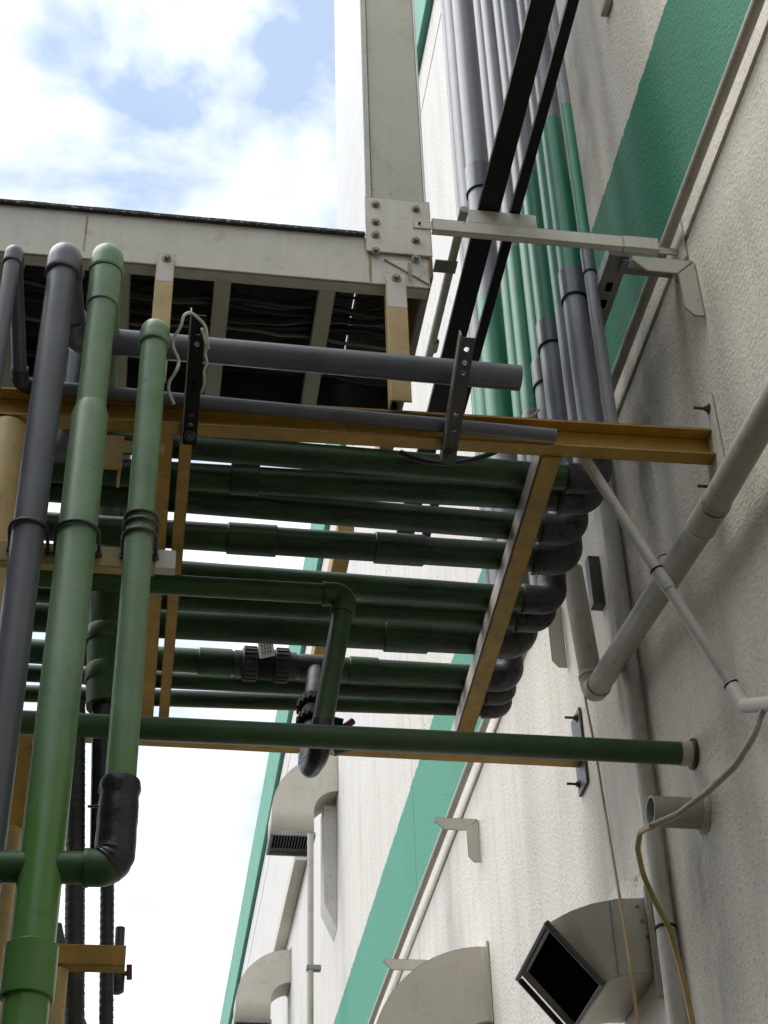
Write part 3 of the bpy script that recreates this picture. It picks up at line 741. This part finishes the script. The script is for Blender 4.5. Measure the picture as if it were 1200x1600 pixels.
# clamp strut with U bolts
cs = thing('clamp_strut', 'tan steel strut crossing behind the green pipes with U bolts around them', 'strut', (-1.8, 3.2, 3.93))
zS0, zS1 = at(150, 852, y=3.185).z, at(150, 884, y=3.185).z
mb = MB(); mb.bar((-2.16, 3.2, (zS0+zS1)/2-.004), (-1.615, 3.2, (zS0+zS1)/2), .032, zS0-zS1, (0, 0, 1)); part('strut', mb, 'pale_yellow', cs)
mb = MB(); mb.bar((-1.614, 3.195, (zS0+zS1)/2), (-1.567, 3.195, (zS0+zS1)/2), .026, (zS0-zS1)*1.05, (0, 0, 1), .006); part('end_tab', mb, 'white_pvc', cs)
mb = MB(); mb.bar((-1.57, 3.2, (zS0+zS1)/2+.02), (-1.60, 3.58, ZB+.01), .02, .02, (0, 0, 1))
def ubolt(x, r, dz=0.0):
    zc0 = (zS0+zS1)/2+dz; rw = .0045; R = r+rw+.001; pts = []
    pts.append(Vector((x-R, 3.225, zc0)))
    for k in range(13):
        a_ = PI*k/12; pts.append(Vector((x-R*math.cos(a_), YV-R*math.sin(a_), zc0+.03*math.sin(a_)*0+.012)))
    pts.append(Vector((x+R, 3.225, zc0)))
    ub_ = part('u_bolt', MB().tube(pts, rw, 10), 'steel', cs)
    for s_ in (-1, 1):
        mb = MB(); mb.lathe((x+s_*R, 3.20, zc0), (x+s_*R, 3.10, zc0), [(.0165, .0085), (.026, .0085)], 6); part('nut', mb, 'steel', ub_)
ubolt(xg, .0375); ubolt(xa, .0445); ubolt(xb, .0325); ubolt(xb, .0325, .030); ubolt(xb, .0325, .052)

# ------------------------------------------------------------------ long green pipe to the wall
lp = pipe_run('green_pipe', 'long straight dark green pipe crossing below the rack into a wall flange', 'pipe',
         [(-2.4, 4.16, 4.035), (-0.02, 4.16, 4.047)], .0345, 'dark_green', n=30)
mb = MB().lathe((-.003, 4.16, 4.047), (-1, 4.16, 4.047), [(0, .047), (.006, .047), (.008, .044)], 26); part('wall_flange', mb, 'rust', lp)
mb = MB().lathe((-.012, 4.16, 4.047), (-1, 4.16, 4.047), [(0, .0375), (.034, .0375), (.034, .034)], 26, False); part('collar', mb, 'cream', lp)

# ------------------------------------------------------------------ bypass loop in front of the rack
zF = 4.62; YFp = 4.36
cF = at(540, 930, z=zF); YFp = cF.y; xF = cF.x
bot = at(500, 1176, y=YFp+.03)
lo = pipe_run('bypass_pipe', 'green bypass pipe below the rack that turns down into a hanging loop', 'pipe',
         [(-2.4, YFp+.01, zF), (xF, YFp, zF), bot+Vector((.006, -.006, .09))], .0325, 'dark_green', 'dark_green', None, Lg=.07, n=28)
xT = at(492, 1045, z=ZP8).x; up = Vector((xT, YP8, ZP8)); low = bot+Vector((-.02, .115, .01))
dn0 = (up-low).normalized()
part('return_bend', MB().tube(fillet([bot+Vector((.006, -.006, .10)), bot, low, low+dn0*.10], .055, 8), .0345, 24), 'black_tape', lo)
part('branch', MB().tube([up+Vector((0, -.01, -.02)), low+dn0*.05], .031, 22), 'dark_pvc', lo)
def collar(a_, b_, r, n=18, mat='black_metal', par=None, name='union_nut'):
    a_ = Vector(a_); b_ = Vector(b_); l = (b_-a_).length
    mb = MB().lathe(a_, b_, [(0, r*.9), (.004, r), (l-.004, r), (l, r*.9)], 30)
    t_ = (b_-a_).normalized(); q = t_.orthogonal().normalized(); w_ = t_.cross(q)
    for k in range(n):
        d = q*math.cos(2*PI*k/n)+w_*math.sin(2*PI*k/n)
        mb.bar(a_+t_*.006+d*r, b_-t_*.006+d*r, .010, .008, d, .001)
    part(name, mb, mat, par)
mid = low.lerp(up, .56); dn = -dn0
collar(mid-dn*.03, mid+dn*.035, .050, 16, 'black_metal', lo)
collar(mid+dn*.12, mid+dn*.18, .048, 16, 'black_metal', lo)
vb = mid+dn*.08
mb = MB().lathe(mid+dn*.035, mid+dn*.12, [(0, .036), (.085, .036)], 24); part('valve_body', mb, 'black_metal', lo)
hd = at(548, 1132, y=vb.y)
mb = MB().tube([vb, vb+(hd-vb)*.8], .014, 12); part('valve_stem', mb, 'black_metal', lo)
mb = MB().bar(hd+Vector((-.03, 0, -.02)), hd+Vector((.008, 0, .014)), .022, .022, (0, 1, 0), .008); part('valve_handle', mb, 'red', lo)
hd2 = at(536, 1168, y=vb.y-.02)
mb = MB().bar(hd2+Vector((-.035, 0, -.015)), hd2+Vector((.03, 0, .012)), .035, .03, (0, 1, 0), .008); part('valve_tag', mb, 'dark_pvc', lo)
# union ball valve on the rack pipe
uv = thing('union_valve', 'dark union ball valve with two ribbed nuts and a pale tag above', 'valve', (-1.2, YP8, ZP8))
def xo(u):
    lo_, hi_ = 300.0, 1300.0
    for _ in range(40):
        mid_ = (lo_+hi_)/2
        if at(u, mid_, z=ZP8).y < YP8: lo_ = mid_
        else: hi_ = mid_
    return at(u, lo_, z=ZP8).x
for u0, u1 in ((378, 403), (428, 452)): collar((xo(u0), YP8, ZP8), (xo(u1), YP8, ZP8), .060, 20, 'dark_pvc', uv)
mb = MB().lathe((xo(403), YP8, ZP8), (xo(428), YP8, ZP8), [(0, .055), (xo(428)-xo(403), .055)], 26); part('valve_body', mb, 'black_metal', uv)
for u0, u1, r in ((366, 378, .047), (452, 462, .050), (470, 530, .046)):
    mb = MB().lathe((xo(u0), YP8, ZP8), (xo(u1), YP8, ZP8), [(0, .038), (0, r), (xo(u1)-xo(u0), r), (xo(u1)-xo(u0), .038)], 26, False); part('pipe_collar', mb, 'dark_pvc', uv)
tg = at(416, 1014, y=YP8-.10)
mb = MB().tube([Vector((xo(416), YP8-.03, ZP8+.03)), tg+Vector((0, .03, .0)), tg+Vector((0, .02, .07))], .017, 14); part('valve_stem', mb, 'dark_pvc', uv)
tgw = .026; tgn = (CAM-tg).normalized(); tgn = Vector((-.25, -.93, -.2)).normalized(); tup = (Vector((-.12, 0, 1))-tgn*Vector((-.12, 0, 1)).dot(tgn)).normalized()
mb = MB().bar(tg-tup*.030+tgn*.0, tg+tup*.030, .054, .008, tgn, .003); vt_ = part('valve_tag', mb, 'white_and_lit', uv)
tm = MB(); sx = tup.cross(tgn).normalized()
random.seed(3)
for row in (-.013, .0, .013):
    for k in range(4):
        c = tg+tgn*.0048+tup*row+sx*(-.014+.0095*k)
        tm.bar(c-tup*.004, c+tup*(.0025+.002*random.random()), .0045*random.uniform(.5, 1), .0008, tgn, .0002)
part('tag_print', tm, 'black_hole', vt_)

# ================================================================== CABLE TRUNKING (white duct) AND ITS COLUMN
tk = thing('cable_trunking', 'long pale sheet metal trunking, open underneath, full of black cables', 'cable trunking', (-1.6, 3.9, 5.4))
X0, X1, YT0, YT1, ZT0, ZT1 = -3.6, -0.845, 3.555, 4.20, 5.283, 5.485
mb = MB(); mb.box((X0, YT0, ZT0), (X1, YT0+.006, ZT1), .002); part('front_panel', mb, 'cream', tk)
mb = MB(); mb.box((X0, YT0+.007, ZT0), (X1, YT0+.05, ZT0+.006), .001); part('bottom_lip', mb, 'cream', tk)
mb = MB(); mb.box((X0, YT1-.006, ZT0), (X1, YT1, ZT1), .002); part('rear_panel', mb, 'steel', tk)
mb = MB(); mb.box((X0, YT0-.012, ZT1+.001), (X1-.195, YT1, ZT1+.008), .001); part('lid', mb, 'steel', tk)
mb = MB()
x = X0
while x < X1-.2:
    wd = random.uniform(.03, .09); mb.box((x, YT0-.016, ZT1-.001-random.random()*.004), (min(x+wd, X1-.196), YT0-.0125, ZT1+.0085+random.random()*.002), .001); x += wd
part('sealant', mb, 'tar', tk)
for u in (5-163*3, 5-163*2, 5-163, 5, 190, 350, 517):
    xr = at(u, 425, z=ZT0).x+(-.0 if u > 0 else 0)
    if u < 0: xr = at(5, 410, z=ZT0).x+(u-5)*.00205
    p = [(-.026, .03), (-.026, 0), (.026, 0), (.026, .03), (.022, .03), (.022, .004), (-.022, .004), (-.022, .03)]
    mb = MB().ring_tube([[Vector((xr+q, y, ZT0+.008+z)) for q, z in p] for y in (YT0+.008, YT1-.008)]); part('rung', mb, 'duct_beige', tk)
mb = MB(); mb.box((X1-.0, YT0, ZT0), (X1+.005, YT1, ZT0+.19), .001); part('end_panel', mb, 'cream', tk)
# corner patch plate and its diagonal fold
mb = MB(); pA = at(600, 405, y=YT0-.004); pB = at(668, 452, y=YT0-.004); pC = at(668, 410, y=YT0-.004)
vs = []
for yy in (YT0-.006, YT0-.0005): vs += [(pA.x, yy, pA.z), (X1, yy, pA.z), (X1, yy, ZT0+.012)]
mb.add(vs, [(0, 1, 2), (5, 4, 3), (0, 3, 4, 1), (1, 4, 5, 2), (2, 5, 3, 0)]); part('corner_patch', mb, 'cream', tk, 'rust streaked triangular corner patch')
for u, v0, v1, w_ in ((137, 338, 392, .010), (578, 392, 440, .016), (640, 413, 440, .022)):
    q0, q1 = at(u, v0, y=YT0-.001), at(u, v1, y=YT0-.001)
    mb = MB(); n = 8
    ring = [(q0.x-w_*(.3+.2*random.random())*(1-k/n*.5), q0.z+(q1.z-q0.z)*k/n) for k in range(n+1)]+[(q0.x+w_*(.3+.2*random.random())*(1-k/n*.5), q0.z+(q1.z-q0.z)*k/n) for k in range(n, -1, -1)]
    yy = YT0-.0008 if u < 600 else YT0-.0066
    mb.add([(a_, yy, b_) for a_, b_ in ring], [tuple(range(len(ring)))]); part('rust_run', mb, 'rust_stain', tk)
# column
cl = thing('trunking_column', 'tall boxed cream column rising from the right end of the trunking', 'cable trunking', (-.94, 3.9, 5.5))
CX0, CX1 = -1.036, -0.838
mb = MB(); mb.box((CX0, YT0-.002, ZT1+.012), (CX0+.006, YT1+.04, 13), .001); part('side_panel', mb, 'white_and_lit', cl)  # whiter than the front: light from the left put into its colour
mb = MB(); mb.box((CX1-.006, YT0-.002, ZT1+.012), (CX1, YT1+.04, 13), .001); part('side_panel', mb, 'white_and_lit', cl)
mb = MB(); mb.box((CX0+.0065, YT1+.03, ZT1+.012), (CX1-.0065, YT1+.038, 13), .001); part('rear_panel', mb, 'white_pvc', cl)
mb = MB(); mb.box((CX0+.022, YT0+.006, ZT1+.012), (CX1-.0065, YT0+.012, 13), .001); part('front_panel', mb, 'duct_beige', cl)  # beiger than the sides: shade on the front put into its colour
mb = MB(); mb.box((CX0+.0065, YT0-.002, ZT1+.012), (CX0+.02, YT0+.004, 13), .001); part('front_lip', mb, 'white_pvc', cl)
gp = MB(); gz0, gz1 = at(620, 400, y=YT0).z, at(620, 316, y=YT0).z
gp.box((CX0-.003, YT0-.012, gz0), (CX1+.008, YT0-.0065, gz1), .002); part('gusset_plate', gp, 'cream', cl)
for u, v in ((587, 320), (587, 347), (587, 367), (587, 392), (650, 327), (650, 376), (650, 404)):
    p = at(u, v, y=YT0-.013); mb = MB().hexbolt((p.x, YT0-.0125, p.z), (0, -1, 0), .0085, .009); part('bolt', mb, 'bolt_steel', cl)
p = at(655, 352, y=YT0-.013); mb = MB(); mb.box((p.x-.02, YT0-.016, p.z-.016), (CX1+.012, YT0-.0125, p.z+.016), .001); part('clip_plate', mb, 'cream', cl)
mb = MB(); mb.hexbolt((p.x, YT0-.0165, p.z+.002), (0, -1, 0), .004, .003, 1.0); part('screw', mb, 'black_hole', cl)
# hangers down to the rack beam
for u0, u1, vt, vb_, vj in ((246, 274, 396, 612, 440), (603, 634, 427, 655, 480)):
    pa, pb_ = at(u0, vt, y=YT0-.01), at(u1, vt, y=YT0-.01)
    hg = thing('trunking_hanger', 'pale flat hanger strap between trunking and ochre beam, '+('at its middle' if u0 < 400 else 'at its right end'), 'hanger', (pa.x, YT0, 4.8), 'straps between trunking and rack')
    zj = at(u0, vj, y=YT0-.01).z
    mb = MB(); mb.box((pa.x, YT0-.014, zj), (pb_.x, YT0-.0075, pa.z), .002); part('upper_strap', mb, 'cream', hg)
    mb = MB(); mb.box((pa.x, YT0-.014, 4.80), (pb_.x, YT0-.0075, zj-.0005), .002); part('lower_strap', mb, 'pale_yellow', hg)
    mb = MB(); mb.box((pa.x-.001, YT0-.007, 4.80), (pa.x+.005, YT0+.03, ZT0-.002), .001); part('strap_lip', mb, 'pale_yellow', hg)
    p = at((u0+u1)/2+1, vt+8, y=YT0-.014); mb = MB().hexbolt((p.x, YT0-.0145, p.z), (0, -1, 0), .009, .009); part('bolt', mb, 'bolt_steel', hg)
# cables lying inside: bundles resting on the rungs, sagging a little between them
random.seed(11)
RUNGS = [at(5, 410, z=ZT0).x+k*.334 for k in range(-4, 5)]
KINDS = (('cable', .0075, 'black cable in the bundle lying on the rungs of the open trunking'), ('cable', .012, 'thick black cable lying on the rungs of the open trunking'),
         ('cable', .005, 'thin black cable looping loosely inside the open trunking'), ('galv', .006, 'grey cable lying among the black ones in the open trunking'))
for k in range(20):
    mt, r, lab = KINDS[(0, 0, 1, 2, 0, 2, 0, 3, 1, 2)[k % 10]]
    yb0 = random.choice((YT0+.16, YT0+.30, YT0+.46))+random.uniform(-.05, .05); loose = r < .006
    pts = []; x = X0+.05; ph = random.random()*6; slope = random.uniform(-.03, .03)
    while x < X1-.04:
        near = min(abs(x-q) for q in RUNGS); sag = max(0, (near-.03)/.14)
        y = yb0+slope*(x-X0)+.018*math.sin(x*5+ph)+(.07*math.sin(x*9+ph*2) if loose else 0)+random.uniform(-.006, .006)
        z = ZT0+.045+.012*(k % 4)-min(1, sag)*.012+(.05*abs(math.sin(x*4+ph)) if loose else 0)
        pts.append(Vector((x, min(YT1-.04, max(YT0+.05, y)), z))); x += .065
    single('power_cable', MB().tube(pts, r, 8), mt, lab, 'cable', 'cables in the trunking')

# ------------------------------------------------------------------ ochre beams running back under the trunking's far side
def ybeam(u0, v0, z, y1, wd, ht, label, mat='yellow'):
    p = at(u0, v0, z=z); mb = MB(); mb.bar((p.x, max(p.y, 3.62), z+ht/2), (p.x, y1, z+ht/2), wd, ht)
    return single('steel_beam', mb, mat, label, 'beam', 'ochre beams running back beyond the trunking')
ybeam(676, 385, 5.40, 4.75, .05, .09, 'dark ochre beam running back from the trunking corner beside the black bars')
ybeam(541, 840, 5.40, 6.6, .062, .09, 'ochre beam piece seen through the gaps between the rack pipes')

# ------------------------------------------------------------------ cream cross channel, black bars, plate
ch = thing('cross_channel', 'cream steel channel from the trunking column to the wall', 'channel', (-.4, 3.57, 5.6))
xe = at(1058, 380, y=3.55).x; c0 = at(675, 341, y=3.55)
p = [(0, 0), (.024, 0), (.024, .005), (.005, .005), (.005, .045), (.024, .045), (.024, .05), (0, .05)]
zch = c0.z-.05
mb = MB().ring_tube([[Vector((x, 3.55+q, zch+z)) for q, z in p] for x in (c0.x, -.20)]); part('channel', mb, 'cream', ch)
mb = MB().ring_tube([[Vector((x, 3.547+q*1.15, zch-.002+z*1.06)) for q, z in p] for x in (-.1995, -.082)]); part('channel', mb, 'cream', ch)
mb = MB(); mb.box((-.17, 3.575, zch+.012), (-.0125, 3.581, zch+.042), .001); part('tongue', mb, 'cream', ch)
mb = MB(); mb.box((-.0115, 3.52, zch-.05), (-.002, 3.64, zch+.13), .002); part('end_plate', mb, 'cream', ch)
mb = MB(); mb.hexbolt((-.012, 3.58, zch-.03), (-1, 0, 0), .010, .009, 1.5, .05); part('anchor_bolt', mb, 'rust', ch)
mb = MB(); mb.box((-.19, 3.60, zch-.01), (-.0125, 3.66, zch-.004), .001); part('flange', mb, 'galv', ch)
pA = at(733, 350, y=3.558); pB = at(838, 350, y=3.558)
mb = MB(); mb.box((pA.x, 3.556, zch+.051), (pB.x, 3.561, zch+.116), .001); part('upright_plate', mb, 'white_pvc', ch)
zb_ = zch+.118
for (ua, ub, v, wd, lab) in ((747, 786, 320, .070, 'broad black steel bar running overhead towards the camera'), (800, 817, 320, .033, 'narrow black steel bar beside the broad one')):
    p = at((ua+ub)/2, v, z=zb_)
    t = thing('black_bar', lab, 'steel bar', (p.x, 3.5, zb_), 'black bars resting on the cream channel')
    mb = MB(); wd_ = wd; hh = .020
    pr = [(-wd_/2, 0), (wd_/2, 0), (wd_/2, hh), (-wd_/2, hh)]
    mb.ring_tube([[Vector((p.x+q, y, zb_+z)) for q, z in pr] for y in (-1.0, 3.594)]); part('bar_section', mb, 'black_metal', t)
    mb = MB().ring_tube([[Vector((p.x+q, y, zb_+z)) for q, z in pr] for y in (3.608, 5.4)]); part('bar_section', mb, 'black_metal', t)
    mb = MB(); mb.box((p.x-wd_/2-.008, 3.56, zb_-.006), (p.x+wd_/2+.008, 3.594, zb_-.001), .001); part('foot', mb, 'black_metal', t)
# thin beige conduit and clip seen left of the broad bar
pA = at(716, 367, z=5.95); 
cd = thing('conduit', 'thin beige conduit seen between the ochre beam and the broad black bar', 'conduit', (pA.x, pA.y, 5.95))
mb = MB().tube([(pA.x, pA.y-.12, 5.95), (pA.x, pA.y+.75, 5.95)], .0155, 14); part('conduit_tube', mb, 'beige_pvc', cd)
pB = at(700, 415, z=5.935); mb = MB(); mb.box((pB.x-.05, pB.y-.03, 5.925), (pB.x+.03, pB.y+.03, 5.932)); part('clip', mb, 'galv', cd)
mb = MB(); pC = at(675, 550, z=5.95); mb.lathe((pC.x, pC.y-.06, 5.95), (pC.x, pC.y, 5.95), [(0, .0158), (0, .019), (.05, .019), (.05, .0158)], 16, False); part('coupling', mb, 'beige_pvc', cd)

# ================================================================== CONDUITS AND CABLES ON THE WALL
e0 = at(928, 1082, x=-.09)
bigc = pipe_run('drain_pipe', 'thick beige pipe slanting across the wall to an elbow right of the rack', 'pipe',
    [at(893, 890, x=-.12), e0, at(1107, 805, x=-.09), at(1280, 505, x=-.09)], .040, ['beige_pvc']*3, ['beige_pvc', 'beige_pvc'], None, Lg=.07, ek=1.06)
for u, v in ((1045, 885), (1117, 790)):
    pa = at(u, v, x=-.09); d = (at(u+8, v-13, x=-.09)-pa).normalized()
    part('joint_band', MB().lathe(pa, pa+d, [(0, .040), (0, .0415), (.006, .0415), (.006, .040)], 26, False), 'rust', bigc)
sa = at(913, 716, y=3.66); sb_ = at(1152, 1085, x=-.05)
smc = thing('conduit', 'slim cream conduit slanting down from the ochre beam in front of the thick beige pipe', 'conduit', sa)
part('conduit_tube', MB().tube([sa, sb_], .0165, 18), 'white_pvc', smc)
pm = sa.lerp(sb_, .5); dd = (sb_-sa).normalized()
part('coupling', coupling_mb(pm-dd*.0, pm+dd*.07, .0165, 1.16), 'white_pvc', smc)
part('elbow', MB().tube(fillet([sb_-dd*.03, at(1163, 1103, x=-.05), at(1222, 1098, x=-.05)], .035, 8), .0195, 18), 'white_pvc', smc)
part('strap', MB().lathe(pm-dd*.004, pm+dd, [(0, .0168), (0, .0205), (.006, .0205), (.006, .0168)], 18, False), 'black_metal', smc)
part('strap', MB().lathe(sb_-dd*.035, sb_+dd, [(0, .0168), (0, .0215), (.006, .0215), (.006, .0168)], 18, False), 'black_metal', smc)
flx = [at(u, v, x=x) for u, v, x in ((1200, 1098, -.05), (1188, 1118, -.06), (1178, 1150, -.08), (1150, 1195, -.11), (1105, 1238, -.15), (1060, 1272, -.20), (1015, 1292, -.25))]
single('flex_cable', MB().tube(fillet(flx, .08, 6), .0095, 12), 'beige_pvc', 'dull grey flexible cable swooping from the slim conduit to the stub pipe', 'cable')
hs = [at(u, v, x=x) for u, v, x in ((1018, 1291, -.25), (1000, 1300, -.25), (996, 1325, -.24), (1004, 1365, -.20), (1024, 1410, -.16), (1046, 1450, -.12), (1060, 1500, -.10), (1072, 1550, -.09), (1090, 1640, -.08))]
single('yellow_hose', MB().tube(fillet(hs, .08, 6), .0082, 12), 'yellow_wire', 'yellow cable curling down from the stub pipe beside the white downpipe', 'cable')
tw = [at(u, v, x=x) for u, v, x in ((905, 1010, -.12), (914, 1090, -.12), (930, 1170, -.14), (946, 1270, -.17), (968, 1400, -.38), (985, 1510, -.40), (1003, 1640, -.40))]
single('thin_wire', MB().tube(fillet(tw, .3, 5), .0042, 8), 'wire_dull', 'thin tan wire hanging down past the open cowl', 'wire')
sy = 4.157; sbz = at(1100, 1272, x=0).z
sx_ = at(1018, 1273, y=sy).x
stb = thing('stub_pipe', 'short open beige pipe stub sticking out of the wall below the long green pipe', 'pipe', (0, sy, sbz))
mb = MB().lathe((-.002, sy, sbz), (-1, sy, sbz), [(0, .045), (-sx_, .045), (-sx_, .040), (.02, .040)], 28, True); part('stub_tube', mb, 'beige_pvc', stb)
mb = MB(); random.seed(5)
n = 22; ring0 = []; ring1 = []
for k in range(n):
    a_ = 2*PI*k/n; r = .055+random.random()*.014
    ring0.append(Vector((-.002, sy+r*math.cos(a_), sbz+r*math.sin(a_)))); ring1.append(Vector((-.014-random.random()*.004, sy+(.046)*math.cos(a_), sbz+.046*math.sin(a_))))
mb.ring_tube([ring0, ring1], False); part('mortar_collar', mb, 'stucco', stb)
# white downpipe
dp0 = at(942, 800, x=-.045); dp1 = at(1050, 1620, x=-.045)
ydp = (at(960, 900, x=-.045).y+at(1040, 1500, x=-.045).y)/2
dpp = thing('downpipe', 'slim white pipe running straight down the wall past the stub pipe', 'pipe', (-.0325, ydp, 0))
part('pipe_section', MB().tube([(-.0325, ydp, 0.2), (-.0325, ydp, 7.0)], .030, 22), 'white_pvc', dpp)
zst = at(1036, 1452, y=ydp).z
part('strap', MB().lathe((-.0325, ydp, zst), (-.0325, ydp, zst+1), [(0, .0302), (0, .033), (.008, .033), (.008, .0302)], 22, False), 'black_metal', dpp)
part('coupling', coupling_mb((-.0325, ydp, zst-.03), (-.0325, ydp, zst-.5), .030, 1.06), 'white_pvc', dpp)
# dark strut block on the wall beside it
p0 = at(918, 868, y=4.80); p1 = at(948, 944, y=4.80); mb = MB(); mb.box((p0.x, 4.80, p1.z), (p1.x, 4.845, p0.z), .002)
single('strut_block', mb, 'steel', 'short dark grey strut standing on the wall between the beige pipe and white downpipe', 'strut')

# far pipes on the wall
yfp = 12.2; xfp = at(485, 1400, y=yfp).x
fp = thing('downpipe', 'thin beige pipe down the wall between the two grilled cowls', 'pipe', (xfp, yfp, 0))
part('pipe_section', MB().tube([(xfp, yfp, 0.3), (xfp, yfp, at(486, 1304, y=yfp).z)], .026, 16), 'beige_pvc', fp)
zc2 = at(488, 1513, y=yfp).z; mb = MB(); mb.box((xfp-.03, yfp-.03, zc2-.02), (xfp+.08, yfp+.03, zc2+.02)); part('clip', mb, 'galv', fp)

# ================================================================== LOWER LEFT: drop pipes, second support
yb = 4.42
def P(u, v, y=yb): return at(u, v, y=y)
mb = MB(); a_ = P(119, 1100); b_ = P(116, 1600); b_ = a_+(b_-a_)*1.6
nseg = 260; pts = [a_.lerp(b_, k/nseg) for k in range(nseg+1)]
single('corrugated_pipe', MB().tube(pts, [.0268+(.0013 if k % 2 else 0)+.0008*math.sin(k*1.7)*math.sin(k*.31) for k in range(nseg+1)], 16), 'corrugated', 'ribbed black hose running straight down between the two green pipes', 'hose')
bd = pipe_run('drop_pipe', 'fat dark green pipe dropping from the rack behind the green pipes', 'pipe',
    [(P(166, 745).x, yb, P(166, 745).z), P(165, 1105)], .059, 'dark_green', n=28)
part('upper_pipe', MB().tube([P(186, 690), P(180, 840)], .042, 24), 'dark_pvc', bd)
za = P(168, 836); part('coupling', coupling_mb(za, P(168, 905), .060, 1.05), 'green_pvc', bd)
for v in (985, 1045): q = P(165, v); part('tape_band', MB().lathe(q, q-Vector((0, 0, 1)), [(0, .059), (.004, .061), (.05, .061), (.055, .059)], 26, False), 'dark_green', bd)
part('lower_pipe', MB().tube([P(165, 1100), P(162, 1340)], .040, 22), 'black_tape', bd)
a_ = P(168, 1330, 4.5); b_ = P(166, 1600, 4.5); b_ = a_+(b_-a_)*1.5
pts = [a_.lerp(b_, k/160) for k in range(161)]
single('corrugated_pipe', MB().tube(pts, [.0192+(.0011 if k % 2 else 0)+.0006*math.sin(k*1.3) for k in range(161)], 16), 'corrugated', 'thinner ribbed hose below the black taped elbow', 'hose')
ls = thing('pipe_support', 'ochre arm on a round post holding the ribbed hoses at the lower left', 'support', (-1.8, 4.25, 0))
A0, A1 = at(84, 1496, y=4.25), at(196, 1499, y=4.25)
mb = MB(); mb.bar(A0, A1, .05, .058, (0, 0, 1)); part('arm', mb, 'yellow', ls)
part('post', MB().tube([(A0.x+.008, 4.262, .02), (A0.x+.008, 4.262, A0.z-.031)], .033, 22), 'pale_yellow', ls)
mb = MB(); q = at(92, 1456, y=4.25); mb.add([q+Vector((-.02, .0, .03)), q+Vector((.005, 0, .025)), q+Vector((.022, 0, -.035)), q+Vector((-.022, 0, -.035)), q+Vector((-.02, .012, .03)), q+Vector((.005, .012, .025)), q+Vector((.022, .012, -.035)), q+Vector((-.022, .012, -.035))], [(0, 1, 2, 3), (7, 6, 5, 4), (0, 4, 5, 1), (1, 5, 6, 2), (2, 6, 7, 3), (3, 7, 4, 0)])
part('torn_clip', mb, 'grey_pvc', ls)
vv = thing('small_valve', 'small grey valve with a dark red handle behind the ochre arm', 'valve', at(184, 1500, y=4.6))
mb = MB().tube([at(188, 1450, y=4.6), at(183, 1548, y=4.6)], .014, 16); part('valve_pipe', mb, 'grey_pvc', vv)
mb = MB().lathe(at(184, 1520, y=4.6), at(182, 1548, y=4.6), [(0, .014), (.003, .021), (.055, .021), (.06, .014)], 16); part('valve_body', mb, 'dark_pvc', vv)
h0 = at(202, 1508, y=4.6); h1 = at(202, 1530, y=4.6)
mb = MB().bar(h0, h1, .012, .016, (1, 0, 0)); mb.tube([at(186, 1524, y=4.6), at(200, 1520, y=4.6)], .007, 10); part('valve_handle', mb, 'red', vv)
# fallen green offcut leaning low left
mb = MB().tube([at(105, 1570, y=4.55), at(150, 1680, y=4.55)], .03, 20)
single('pipe_offcut', mb, 'dark_green', 'slanting dark green pipe end at the very bottom behind the round post', 'pipe')
tw2 = [at(u, v, y=3.70) for u, v in ((808, 662), (820, 655), (834, 649), (842, 640))]
single('thin_wire', MB().tube(fillet(tw2, .03, 4), .004, 8), 'yellow_wire', 'short tan wire end poking up behind the ochre beam at the foot of the risers', 'wire')
ga, gb = at(116, 548, y=3.66), at(112, 600, y=3.66)
single('grey_pipe_stub', MB().tube([(ga.x, 3.66, ga.z), (ga.x, 3.66, ZB+.10)], .0225, 20), 'grey_pvc', 'short upright grey pipe piece between the thick grey pipe and the green domed one', 'pipe')
ga = at(98, 657, y=3.74); gb = at(97, 714, y=3.74)
mb = MB().lathe((ga.x, 3.74, ga.z+.03), (ga.x, 3.74, gb.z), [(0, .024), (.01, .026), (ga.z+.03-gb.z-.012, .026), (ga.z+.03-gb.z, .022)], 22)
single('grey_pipe_stub', mb, 'grey_pvc', 'short upright grey pipe end under the ochre beam between thick grey and green pipes', 'pipe')
# cable draped over the first rack pipe
cpts = [at(u, v, y=3.74) for u, v in ((625, 706), (648, 716), (680, 724), (720, 723), (752, 714), (775, 706))]
single('draped_cable', MB().tube(fillet(cpts, .2, 5), .008, 10), 'cable', 'black cable sagging beneath the ochre beam by the grey drilled arm', 'cable')
